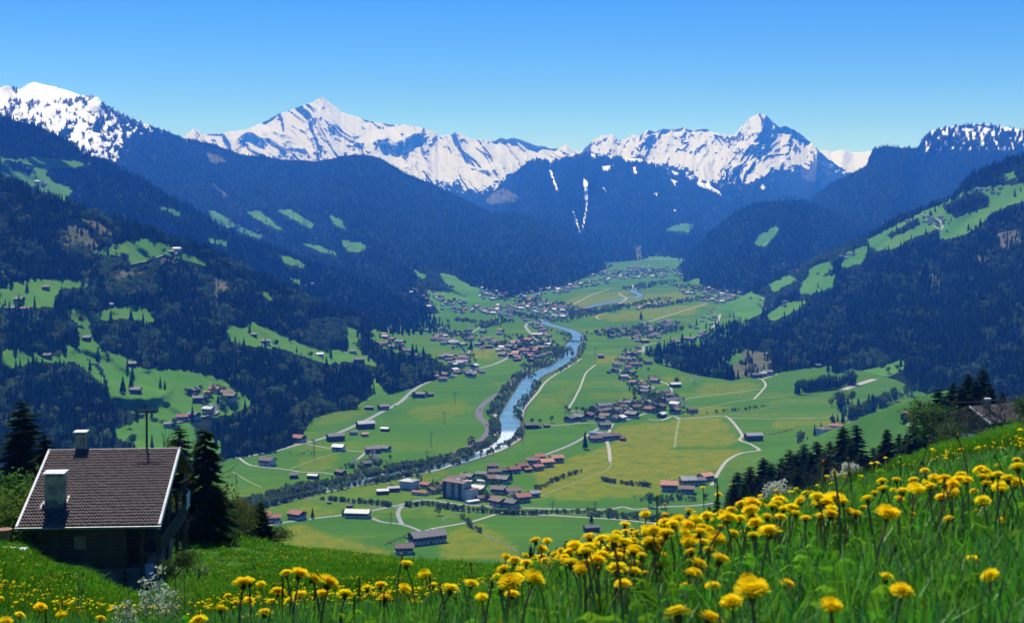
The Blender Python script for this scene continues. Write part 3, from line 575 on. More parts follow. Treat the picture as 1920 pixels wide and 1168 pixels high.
# ================================================================ TREES
M_spruce = leafmat("spruce_needles", (.026,.050,.012), (.055,.085,.018), trans=.18, rnd=.6, scale=.5)
M_spruce_n = leafmat("near_spruce_needles", (.020,.042,.014), (.045,.068,.020), trans=.3, rnd=.25, scale=.8)
M_decid = leafmat("fresh_spring_leaves", (.06,.12,.022), (.13,.18,.045), trans=.35, rnd=.4, scale=.4, hue=.04)
M_hedge = leafmat("riverside_leaves", (.09,.15,.05), (.16,.21,.09), trans=.5, rnd=.4, scale=.4)
M_blos = leafmat("white_blossom", (.55,.56,.48), (.33,.38,.25), trans=.35, rnd=.2, scale=1.5)
M_twig = mat("bare_twigs", (.085,.070,.055), (.13,.11,.085), 2, rough=1, spec=0, rnd=.3)
M_bark = mat("bark", (.06,.045,.035), (.11,.09,.075), 6, rough=1, spec=0, bump=.4, stretch=(1,1,.2))
M_bright = leafmat("young_green_leaves", (.075,.15,.022), (.13,.21,.035), trans=.45, rnd=.15, scale=2)
def conifer_mesh(name, h=1.0, r=.16, tiers=6, sides=8, seed=0, mat_=None):
    R = random.Random(seed); b = MB(); b.tube((0,0,0), (0,0,.25), .012, .010, 5)
    for i in range(tiers):
        f = i/tiers; z0 = .08+f*.80; zt = min(1.0, z0+.30-.10*f); rr = r*(1-f)**.8*R.uniform(.85, 1.12)+.012
        vs = [(R.uniform(-.01,.01), R.uniform(-.01,.01), zt)]; a0 = R.random()*6
        for k in range(sides*2):
            a = a0+math.pi*k/sides; q = rr*(1.0 if k % 2 == 0 else .52)*R.uniform(.8, 1.2)
            vs.append((math.cos(a)*q, math.sin(a)*q, z0+(-.03 if k % 2 == 0 else .05)*R.uniform(.3, 1.5)))
        n = sides*2; b.add(vs, [(0, 1+k, 1+(k+1) % n) for k in range(n)])
    b.v = [(x*h, y*h, z*h) for x, y, z in b.v]; return b.mesh(name, mat_)
def blob_mesh(name, seed=0, n=170, leaf=.085, rx=.42, zc=.60, rz=.40, mat_=None, trunk=True):
    R = random.Random(seed); b = MB()
    if trunk: b.tube((0,0,0), (0,0,.45), .022, .012, 5)
    lob = [(R.uniform(-.5,.5)*rx, R.uniform(-.5,.5)*rx, zc+R.uniform(-.55,.6)*rz, R.uniform(.35,.62)) for _ in range(7)]
    for i in range(n):
        cx, cy, cz, s = R.choice(lob); th = R.uniform(0, 6.283); ph = math.acos(R.uniform(-1, 1)); q = s*R.uniform(.75, 1.0)
        x = cx+math.sin(ph)*math.cos(th)*rx*q; y = cy+math.sin(ph)*math.sin(th)*rx*q; z = cz+math.cos(ph)*rz*q
        L = leaf*R.uniform(.6, 1.3); e = [np.array([R.gauss(0, 1) for _ in range(3)]) for _ in range(2)]
        e = [k/np.linalg.norm(k)*L for k in e]; c = np.array((x, y, max(z, .05)))
        b.add([c-e[0], c+e[1]*.8, c+e[0], c-e[1]*.8], [(0,1,2,3)])
    return b.mesh(name, mat_)
def bare_mesh(name, seed=0, depth=5, mat_=None, spread=.55, up=.25, r0=.022, blossoms=0):
    R = random.Random(seed); b = MB(); tips = []
    def grow(p, d, L, r, k):
        q = p+d*L; b.tube(p, q, r, r*.65, 5 if k > 3 else 3)
        if k == 0: tips.append(q); return
        for _ in range(R.choice((2, 3, 3)) if k > 1 else 3):
            e = np.array([R.gauss(0, 1) for _ in range(3)]); nd = d+e*spread; nd[2] += up*.5; nd /= np.linalg.norm(nd)
            grow(p+d*L*R.uniform(.55, 1), nd, L*R.uniform(.6, .82), r*.62, k-1)
        if k < 3: tips.append(q)
    grow(np.zeros(3), np.array((0,0,1.)), .26, r0, depth)
    me = b.mesh(name, mat_); return me, tips
def spray_mesh(name, tips, seed, n, size, jitter, mat_):
    R = random.Random(seed); b = MB()
    for _ in range(n):
        c = np.array(R.choice(tips))+np.array([R.gauss(0, jitter) for _ in range(3)]); L = size*R.uniform(.6, 1.3)
        e = [np.array([R.gauss(0, 1) for _ in range(3)]) for _ in range(2)]; e = [k/np.linalg.norm(k)*L for k in e]
        b.add([c-e[0], c+e[1]*.7, c+e[0], c-e[1]*.7], [(0,1,2,3)])
    return b.mesh(name, mat_)
def proto(name, me): return bpy.data.objects.new(name, me)
P_con = [proto("forest_spruce_shape", conifer_mesh("forest_spruce_%d" % i, r=r_, tiers=t_, sides=s_, seed=i, mat_=M_spruce)) for i, (r_, t_, s_) in enumerate(((.15,7,6),(.18,6,7),(.13,8,6)))]
P_dec = [proto("leafy_tree_shape", blob_mesh("leafy_tree_%d" % i, i, mat_=M_decid)) for i in range(2)]
P_riv = [proto("riverside_shrub_shape", blob_mesh("riverside_shrub_%d" % i, 20+i, n=150, leaf=.10, zc=.48, rz=.45, mat_=M_hedge)) for i in range(2)]
P_bls = [proto("blossom_tree_shape", blob_mesh("blossom_tree_%d" % i, 30+i, n=190, leaf=.05, mat_=M_blos)) for i in range(1)]
P_bare = [proto("bare_tree_shape", bare_mesh("bare_tree_far", 5, 4, M_twig, r0=.02)[0])]
P_cfar = [proto("distant_spruce_shape", conifer_mesh("distant_spruce", r=.19, tiers=3, sides=4, seed=9, mat_=M_spruce))]
def scatter(name, pts, scl, rot, kind, protos, label=None, extra_kind='stuff', tilt=None):
    me = bpy.data.meshes.new(name); me.vertices.add(len(pts)); me.vertices.foreach_set('co', np.asarray(pts, np.float32).ravel())
    for nm, ty, arr in (('scl', 'FLOAT_VECTOR', scl), ('rot', 'FLOAT_VECTOR', rot), ('kind', 'INT', kind)):
        a = me.attributes.new(nm, ty, 'POINT'); a.data.foreach_set('vector' if ty == 'FLOAT_VECTOR' else 'value', np.asarray(arr, np.float32 if ty != 'INT' else np.int32).ravel())
    me.update(); o = link(name, me); tag(o, label, kind=extra_kind)
    ng = bpy.data.node_groups.new(name, 'GeometryNodeTree')
    ng.interface.new_socket(name="Geometry", in_out='INPUT', socket_type='NodeSocketGeometry'); ng.interface.new_socket(name="Geometry", in_out='OUTPUT', socket_type='NodeSocketGeometry')
    gi = ng.nodes.new("NodeGroupInput"); go = ng.nodes.new("NodeGroupOutput"); jn = ng.nodes.new("GeometryNodeJoinGeometry")
    def attr(nm, ty):
        n = ng.nodes.new("GeometryNodeInputNamedAttribute"); n.data_type = ty; n.inputs[0].default_value = nm
        return [s for s in n.outputs if s.enabled][0]
    A = attr('scl', 'FLOAT_VECTOR'); B = attr('rot', 'FLOAT_VECTOR'); K = attr('kind', 'INT')
    for i, pr in enumerate(protos):
        oi = ng.nodes.new("GeometryNodeObjectInfo"); oi.inputs['Object'].default_value = pr; oi.inputs['As Instance'].default_value = True
        cp = ng.nodes.new("FunctionNodeCompare"); cp.data_type = 'INT'; cp.operation = 'EQUAL'
        ii = [s for s in cp.inputs if s.enabled]; ng.links.new(K, ii[0]); ii[1].default_value = i
        ip = ng.nodes.new("GeometryNodeInstanceOnPoints"); ng.links.new(gi.outputs[0], ip.inputs['Points']); ng.links.new(oi.outputs['Geometry'], ip.inputs['Instance'])
        ng.links.new([s for s in cp.outputs if s.enabled][0], ip.inputs['Selection']); ng.links.new(B, ip.inputs['Rotation']); ng.links.new(A, ip.inputs['Scale']); ng.links.new(ip.outputs[0], jn.inputs[0])
    ng.links.new(jn.outputs[0], go.inputs[0]); md = o.modifiers.new("scatter", 'NODES'); md.node_group = ng; return o
def rots(n, tilt=0): 
    r = np.zeros((n, 3)); r[:, 2] = rng.random(n)*6.283
    if tilt: r[:, :2] = rng.normal(0, tilt, (n, 2))
    return r
def hidden(U, V, me_, D, top=45):
    """True where a nearer slope stands in front of the whole tree"""
    h = np.zeros(U.shape, bool)
    for L in LAY:
        if L is me_: continue
        j = np.clip(((U-L.us[0])/(L.us[1]-L.us[0])).astype(int), 0, len(L.us)-1)
        ok = (U >= L.us[0]) & (U <= L.us[-1]) & (V > L.vt[j]+top*1200/D) & (V < L.vf[j])
        i = np.clip((V-L.vf[j])/np.minimum(L.vt[j]-L.vf[j], -.5)*(L.rows-1), 0, L.rows-1).astype(int)
        ok &= D > L.D[i, j]*1.02
        h |= ok
    return h
def forest(L, name, label, per_px, th=(15, 27), protos=P_con, dec=.06, umin=-150, umax=2070, wmul=1.0, dpoly=(), skipv=None):
    """trees on all ground of a slope that is not meadow, snow or clearing"""
    R_, C_ = L.D.shape
    a = (L.vf-L.vt)/(R_-1)*(L.us[1]-L.us[0]); a = np.clip(a, 0, None)
    n = rng.poisson(np.repeat((a*1.0)[None], R_-1, 0)*per_px*(2600/np.maximum(L.D[:-1], 1500))**-1.2)
    ii, jj = np.nonzero(n); ii = np.repeat(ii, n[ii, jj]); jj = np.repeat(jj, n[np.nonzero(n)]) if False else np.repeat(np.nonzero(n)[1], n[np.nonzero(n)])
    ok = jj < C_-1; ii = ii[ok]; jj = jj[ok]
    f, g = rng.random(len(ii)), rng.random(len(ii))
    def bl(A): 
        k = (slice(None),)+(None,)*(A.ndim-2); ff = f[k] if A.ndim > 2 else f; gg = g[k] if A.ndim > 2 else g
        return (A[ii, jj]*(1-ff)+A[ii, jj+1]*ff)*(1-gg)+(A[ii+1, jj]*(1-ff)+A[ii+1, jj+1]*ff)*gg
    U, V, D, cov, G_ = bl(L.U), bl(L.V), bl(L.D), bl(L.cov), bl(L.G)
    nzz = fbm(U/11, V/8, 3, 99)
    keep = (U > umin) & (U < umax) & (cov[:, 0] < .5) & (cov[:, 1] < .5+0*U) & ((cov[:, 2] < .5) | (rng.random(len(U)) < .10))
    rare = (cov[:, 0] >= .5) & (rng.random(len(U)) < .012) & (U > umin) & (U < umax)
    keep |= rare
    keep &= ~hidden(U, V, L, D)
    hp = .95*(th[0]+th[1])/2*F/D; up = np.zeros(len(U), bool); ho = np.zeros(len(U), bool)
    for pl in L.meadows: up |= inpoly(U, V-hp, pl) | inpoly(U, V-hp*.5, pl)
    for pl in L.holes: ho |= inpoly(U, V-hp, pl)
    keep &= ~(up & ~ho & (cov[:, 0] < .5) & (rng.random(len(U)) > .05))
    U, V, D, G_, nzz, cov = U[keep], V[keep], D[keep], G_[keep], nzz[keep], cov[keep]
    n = len(U); h = rng.uniform(th[0], th[1], n)*(.75+.5*fbm(U/40, V/30, 2, 12))
    kind = rng.integers(0, len(protos), n); pd = dec*(.3+3.5*(fbm(U/35, V/22, 3, 44) > .56))
    isd = rng.random(n) < pd
    for pl in dpoly: isd |= inpoly(U, V, pl) & (rng.random(n) < .8)
    kind = np.where(isd, len(protos)+rng.integers(0, 2, n), kind); h = np.where(isd, h*.62, h)
    wd = rng.uniform(.85, 1.35, n)*wmul; sc = np.stack([h*wd, h*wd, h], 1); sc[isd] = (h[isd]*1.05)[:, None]
    G_[:, 2] -= 1.0
    print(name, n); return scatter(name, G_, sc, rots(n), kind, list(protos)+P_dec, label)
forest(M3, "right_forest", "dense dark spruce forest covering the right valley side", .075, dec=.11, dpoly=[[(1560,690),(1640,660),(1700,700),(1690,740),(1600,700)],[(1380,600),(1480,560),(1600,470),(1590,450),(1470,520),(1360,590)]])
forest(L3, "left_forest", "dense dark spruce forest on the near left hill", .080, dec=.2, dpoly=[[(180,500),(290,480),(300,560),(200,570)],[(110,440),(220,470),(230,510),(110,480)],[(560,690),(590,680),(600,730),(570,720)],[(540,790),(600,740),(610,775),(560,800)]])
forest(L4, "ridge_forest", "blue hazed spruce forest on the middle left ridge", .062, dec=.03, th=(16, 28))
forest(L5, "mountain_forest", "hazy forest on the long left mountain side", .034, protos=P_cfar, dec=.04, th=(18, 30), wmul=1.2, dpoly=[[(790,500),(900,545),(960,570),(840,590),(780,540)]])
forest(L7b, "knoll_forest", "hazy forest on the knoll at the right valley bend", .05, protos=P_cfar, dec=.04, th=(18, 30), wmul=1.2)
forest(L7a, "far_right_forest", "hazy forest on the far right mountain", .036, protos=P_cfar, dec=.02, th=(18, 30), wmul=1.2)
forest(L6, "valley_head_forest", "faint forest on the mountain at the valley head", .05, protos=P_cfar, dec=.03, th=(22, 36), wmul=1.3)
forest(SPUR, "spur_copse", "loose trees dotted over the green spur", .0, dec=0)
# bushes and trees in bands on the valley floor: (line, half width m, count, height range, kinds)
def band(name, label, lines, protos, mixk, th, zfun=None):
    pts = []; hh = []
    for pts_, hw, cnt in lines:
        d = dense(pts_, 3); W = np.array([GF(a, b)[:2] for a, b, _ in d]); seg = np.r_[0, np.cumsum(np.linalg.norm(np.diff(W, axis=0), axis=1))]
        s = rng.random(cnt)*seg[-1]; x = np.interp(s, seg, W[:, 0]); y = np.interp(s, seg, W[:, 1])
        T = np.gradient(W, axis=0); T /= np.linalg.norm(T, axis=1, keepdims=True)+1e-9; tx = np.interp(s, seg, T[:, 0]); ty = np.interp(s, seg, T[:, 1])
        o_ = rng.uniform(-1, 1, cnt)*hw; pts.append(np.stack([x-ty*o_, y+tx*o_, 0*x], 1)); hh.append(rng.uniform(th[0], th[1], cnt)*(.6+.8*fbm(s/60, s*0, 2, 3)))
    p_ = np.concatenate(pts); h = np.concatenate(hh); k = rng.choice(len(protos), len(h), p=np.array(mixk)/sum(mixk))
    w_ = rng.uniform(.8, 1.3, len(h)); return scatter(name, p_, np.stack([h*w_, h*w_, h], 1), rots(len(h)), k, protos, label)
PR = P_riv+P_dec+P_con+P_bare
band("riverside_thicket", "thick band of riverside bushes and trees along both banks of the river", [
 ([(1180,572),(1140,577),(1100,588),(1060,598),(1034,606)], 45, 420), ([(1000,615),(1040,622),(1060,628),(1062,640)], 14, 60), ([(1096,632),(1092,650),(1083,668),(1074,680),(1060,690),(1035,702)], 8, 70), ([(1050,652),(1042,664),(1022,676),(1000,690)], 30, 190), ([(1020,680),(990,697),(982,712)], 14, 90),
 ([(978,700),(958,724),(943,745),(930,766),(924,780)], 10, 260), ([(1008,716),(998,734),(983,752),(972,772),(973,790)], 7, 110), ([(925,786),(928,806),(925,822),(908,836),(872,850),(835,860)], 7, 230), ([(977,806),(972,820),(945,837),(900,855),(850,869),(800,881)], 5, 150),
 ([(840,862),(780,874),(700,888),(640,902),(600,912),(540,925),(480,941),(420,955)], 13, 720), ([(800,884),(730,899),(660,912),(600,924),(540,938),(480,953),(430,964)], 6, 330),
 ([(660,880),(700,870),(710,862)], 14, 60), ([(780,705),(800,706)], 8, 20), ([(440,958),(400,975),(350,985)], 25, 140)], PR, [5,5,2,2,.3,.2,.2,1.2], (3.6, 7))
band("brook_hedge", "low hedge of bushes following the brook below the village", [([(760,950),(800,946),(860,956),(920,961),(980,964),(1060,961),(1110,961)], 4, 240), ([(1100,964),(1160,968),(1230,973),(1300,975),(1370,965)], 11, 260), ([(1130,900),(1160,907),(1220,912)], 2.5, 60), ([(1030,905),(1060,895),(1090,884)], 3, 45),
 ([(1005,918),(1030,908)], 3, 20), ([(868,972),(880,985),(905,1003)], 2, 24), ([(600,936),(700,945),(735,951)], 1.5, 70), ([(1290,780),(1340,775),(1400,768),(1470,757)], 3, 26), ([(1220,945),(1270,935),(1310,930)], 18, 60), ([(700,690),(760,700),(780,712)], 8, 20)], P_riv+P_dec+P_bare, [4,4,2,2,2], (3, 6))
band("far_valley_hedges", "far rows of trees between the fields of the upper valley", [([(1060,598),(1180,575),(1250,560)], 30, 160), ([(1200,580),(1290,566),(1340,560)], 25, 130), ([(960,560),(1040,575),(1090,592)], 60, 200), ([(960,590),(1020,600)], 25, 90), ([(900,615),(930,603),(960,607)], 20, 60), ([(850,600),(930,612)], 18, 60),
 ([(1180,545),(1230,532),(1260,528)], 50, 160), ([(1100,520),(1290,505)], 120, 260), ([(1290,535),(1380,552)], 90, 220), ([(1000,540),(1090,530)], 60, 140), ([(820,600),(860,640),(880,690)], 20, 40), ([(930,645),(1045,660)], 50, 130), ([(950,632),(1000,640),(1040,672)], 40, 120), ([(830,625),(880,635)], 35, 60), ([(1115,625),(1200,628),(1250,615)], 60, 170), ([(780,705),(850,690),(890,688)], 25, 60), ([(1100,780),(1180,768),(1240,748)], 30, 110), ([(1160,700),(1200,730),(1230,760)], 22, 60), ([(1180,660),(1190,690)], 20, 40)], P_riv+P_dec+P_con, [3,3,2,2,.5,.3,.3], (6, 12))
band("farm_tree_row", "dark spruce row beyond the meadow casting a long shade", [([(1492,740),(1500,738)], 3, 6), ([(1508,736),(1540,731),(1570,726)], 9, 60), ([(1575,728),(1600,720)], 8, 20), ([(1585,760),(1600,785),(1625,770)], 14, 26), ([(1560,700),(1620,690)], 10, 30)], P_con+P_dec, [3,3,3,.6,.6], (20, 28))
sp = [(1500,842),(1560,800),(1600,789),(1640,772),(1680,752),(1730,738)]
for_pts = []
for _ in range(150):
    i = rng.integers(0, len(sp)-1); f = rng.random(); u = sp[i][0]+(sp[i+1][0]-sp[i][0])*f; v = sp[i][1]+(sp[i+1][1]-sp[i][1])*f
    if u < 1590 and rng.random() < .7: continue
    q = GF(u+rng.normal(0, 5), v-rng.uniform(0, 8)); for_pts.append(q)
h = rng.uniform(9, 20, len(for_pts)); scatter("spur_hedge", for_pts, np.stack([h, h, h], 1), rots(len(h)), rng.integers(0, 5, len(h)), P_con+P_dec, "trees along the brook behind the green spur")
# ================================================================ HOUSES
M_plaster = mat("white_plaster", (.62,.61,.58), (.50,.49,.46), .5, rough=.9, spec=.1, rnd=.1)
M_cream = mat("cream_plaster", (.58,.52,.40), (.50,.45,.36), .5, rough=.9, spec=.1, rnd=.1)
M_wood = mat("dark_weathered_wood", (.075,.048,.032), (.12,.085,.06), 1.2, rough=.9, spec=.1, rnd=.3, stretch=(.3,.3,3))
M_glass = mat("window_glass", (.05,.065,.08), (.09,.11,.13), .5, rough=.15, spec=.6)
M_shut = mat("white_window_frame", (.7,.7,.68), None, 1)
RM = {'brown': mat("brown_roof_tiles", (.105,.062,.045), (.15,.095,.07), 1.0, rough=.75, rnd=.25), 'dark': mat("dark_grey_roof_tiles", (.075,.072,.075), (.12,.11,.11), 1.0, rough=.7, rnd=.25),
      'red': mat("red_roof_tiles", (.22,.075,.045), (.30,.12,.075), 1.0, rough=.8, rnd=.2), 'grey': mat("grey_metal_roof", (.22,.235,.25), (.30,.31,.32), .4, rough=.5, rnd=.2),
      'orange': mat("orange_roof_tiles", (.40,.17,.09), (.50,.24,.14), 1.0, rough=.8, rnd=.15), 'pale': mat("pale_roof_sheets", (.50,.47,.44), (.62,.58,.54), .4, rough=.6, rnd=.15), 'blue': mat("blue_grey_roof", (.14,.18,.26), (.20,.24,.31), .5, rough=.35)}
RN = {'brown': 'brown', 'dark': 'dark grey', 'red': 'red', 'grey': 'grey', 'orange': 'orange', 'pale': 'pale', 'blue': 'blue grey'}
def gable(b, x0, x1, y0, y1, z, pitch, th=0.0):
    w = (y1-y0)/2; zr = z+w*pitch; ym = (y0+y1)/2
    b.add([(x0,y0,z),(x0,y1,z),(x0,ym,zr),(x1,y0,z),(x1,y1,z),(x1,ym,zr)], [(0,2,1),(3,4,5),(0,1,4,3),(0,3,5,2),(1,2,5,4)])
def roof_mb(L, W, z, pitch, ov=1.1, th=.28, hip=0):
    b = MB(); w = W/2+ov; l = L/2+ov; zr = z+w*pitch-ov*pitch; ze = z-ov*pitch; h = hip*L/2
    for s in (-1, 1):
        b.hexa([(-l,s*w,ze),(l,s*w,ze),(l-h,0,zr),(-l+h,0,zr)] if s < 0 else [(l,s*w,ze),(-l,s*w,ze),(-l+h,0,zr),(l-h,0,zr)],
               [(-l,s*w,ze+th),(l,s*w,ze+th),(l-h,0,zr+th),(-l+h,0,zr+th)] if s < 0 else [(l,s*w,ze+th),(-l,s*w,ze+th),(-l+h,0,zr+th),(l-h,0,zr+th)])
    if hip:
        for s in (-1, 1): b.hexa([(s*l,-w,ze),(s*l,w,ze),(s*(l-h),.01,zr),(s*(l-h),-.01,zr)][::s], [(s*l,-w,ze+th),(s*l,w,ze+th),(s*(l-h),.01,zr+th),(s*(l-h),-.01,zr+th)][::s])
    return b
HS = {}
def house_parts(kind, near):
    """mesh set for one kind of house, ridge along local x, front gable at -x end"""
    if (kind, near) in HS: return HS[(kind, near)]
    L, W, h1, h2, pt, hip = dict(chalet=(14,11,3.0,5.8,.42,0), villa=(12,10,5.6,5.6,.42,0), barn=(16,9,1.0,5.2,.45,0), long=(26,13,3.0,6.0,.42,0), shed=(8,5.5,.4,3.0,.4,0), hall=(26,12,5.0,5.0,.16,0), block=(16,15,9.0,9.0,.25,.85), hut=(7,6,.5,3.2,.5,0))[kind]
    out = []
    pl = M_plaster if kind in ('chalet', 'villa', 'long', 'hall', 'block') else M_wood
    b = MB().box(-L/2, L/2, -W/2, W/2, -1.5, h1)
    if h1 == h2: gable(b, -L/2, L/2, -W/2, W/2, h2, pt) if not hip else None
    out.append(("wall", b.mesh("wall_"+kind, pl), None))
    if h2 > h1:
        b = MB().box(-L/2-.06, L/2+.06, -W/2-.06, W/2+.06, h1, h2); gable(b, -L/2-.06, L/2+.06, -W/2-.06, W/2+.06, h2+.003, pt)
        out.append(("upper_wall", b.mesh("upper_wall_"+kind, M_wood), None))
    ov = 1.3 if kind in ('chalet', 'long', 'villa') else .7
    out.append(("roof", roof_mb(L, W, h2, pt, ov, .3, hip).mesh("roof_"+kind, RM['brown']), 'ROOF'))
    zr = h2+W/2*pt
    if kind not in ('barn', 'shed', 'hut', 'hall'):
        out.append(("chimney", MB().box(L*.12-.4, L*.12+.4, .5, 1.3, zr-1, zr+1.2).box(L*.12-.55, L*.12+.55, .35, 1.45, zr+1.2, zr+1.35).mesh("chimney_"+kind, M_plaster), None))
    if near:
        if kind in ('chalet', 'long', 'villa', 'block'):
            win = MB().box(-.55, .55, -.06, .08, 0, 1.25); wm = win.mesh("window", M_glass); fr = MB().box(-.7,.7,-.10,-.04,-.12,0).box(-.7,.7,-.10,-.04,1.25,1.35).box(-.7,-.55,-.10,-.04,0,1.25).box(.55,.7,-.10,-.04,0,1.25).mesh("window_frame", M_shut)
            fl = [1.0]+([3.9] if h2 > 5 else [])+([6.8] if h2 > 8 else []); pl_ = []
            for z in fl:
                for k in range(int(L//3.6)): pl_.append((-L/2+2.0+k*3.5, -W/2-.14, z, 0))
                for k in (-.28, .28): pl_.append((-L/2-.14, k*W, z, -90)); pl_.append((L/2+.14, k*W, z, 90))
            out.append(("WIN", (wm, fr, pl_), None))
            out.append(("door", MB().box(-.6+L*.02, .6+L*.02, -W/2-.12, -W/2+.05, -.2, 2.1).mesh("door", M_wood), None))
            if h2 > 5 and kind != 'block':
                bb = MB().box(-L/2-1.3, -L/2-.07, -W/2, W/2, 2.9, 3.05).box(-L/2-1.3, -L/2-1.22, -W/2, W/2, 3.05, 3.95).box(-L/2, L/2, -W/2-1.2, -W/2-.08, 2.9, 3.05).box(-L/2, L/2, -W/2-1.2, -W/2-1.12, 3.05, 3.95)
                out.append(("balcony", bb.mesh("balcony_"+kind, M_wood), None))
        if kind in ('barn', 'hut', 'shed', 'hall'):
            out.append(("barn_door", MB().box(-1.5, 1.5, -W/2-.1, -W/2+.05, -.2, 2.8 if h2 > 4 else 2.1).mesh("barn_door", M_wood), None))
            if kind == 'hall': out.append(("window_band", MB().box(-L/2+1, -3, -W/2-.06, -W/2+.05, 1.5, 2.8).box(3, L/2-1, -W/2-.06, -W/2+.05, 1.5, 2.8).mesh("window_band", M_glass), None))
    HS[(kind, near)] = out; return out
def make_house(name, label, cat, loc, rz, s, kind, roof, near, group=None):
    r = thing(name, label, cat, loc, rz, group, s)
    for nm, me, fl in house_parts(kind, near):
        if nm == "WIN":
            wm, fr, pl_ = me
            for (x, y, z, a) in pl_: 
                w_ = link("window", wm, r, (x, y, z), math.radians(a)); link("window_frame", fr, w_)
            continue
        o = link(nm, me, r)
        if fl == 'ROOF': o.material_slots[0].link = 'OBJECT'; o.material_slots[0].material = RM[roof]
        elif nm == 'wall' and kind == 'villa' and (hash((round(loc[0]), 3)) % 3 == 0): o.material_slots[0].link = 'OBJECT'; o.material_slots[0].material = M_cream
    return r
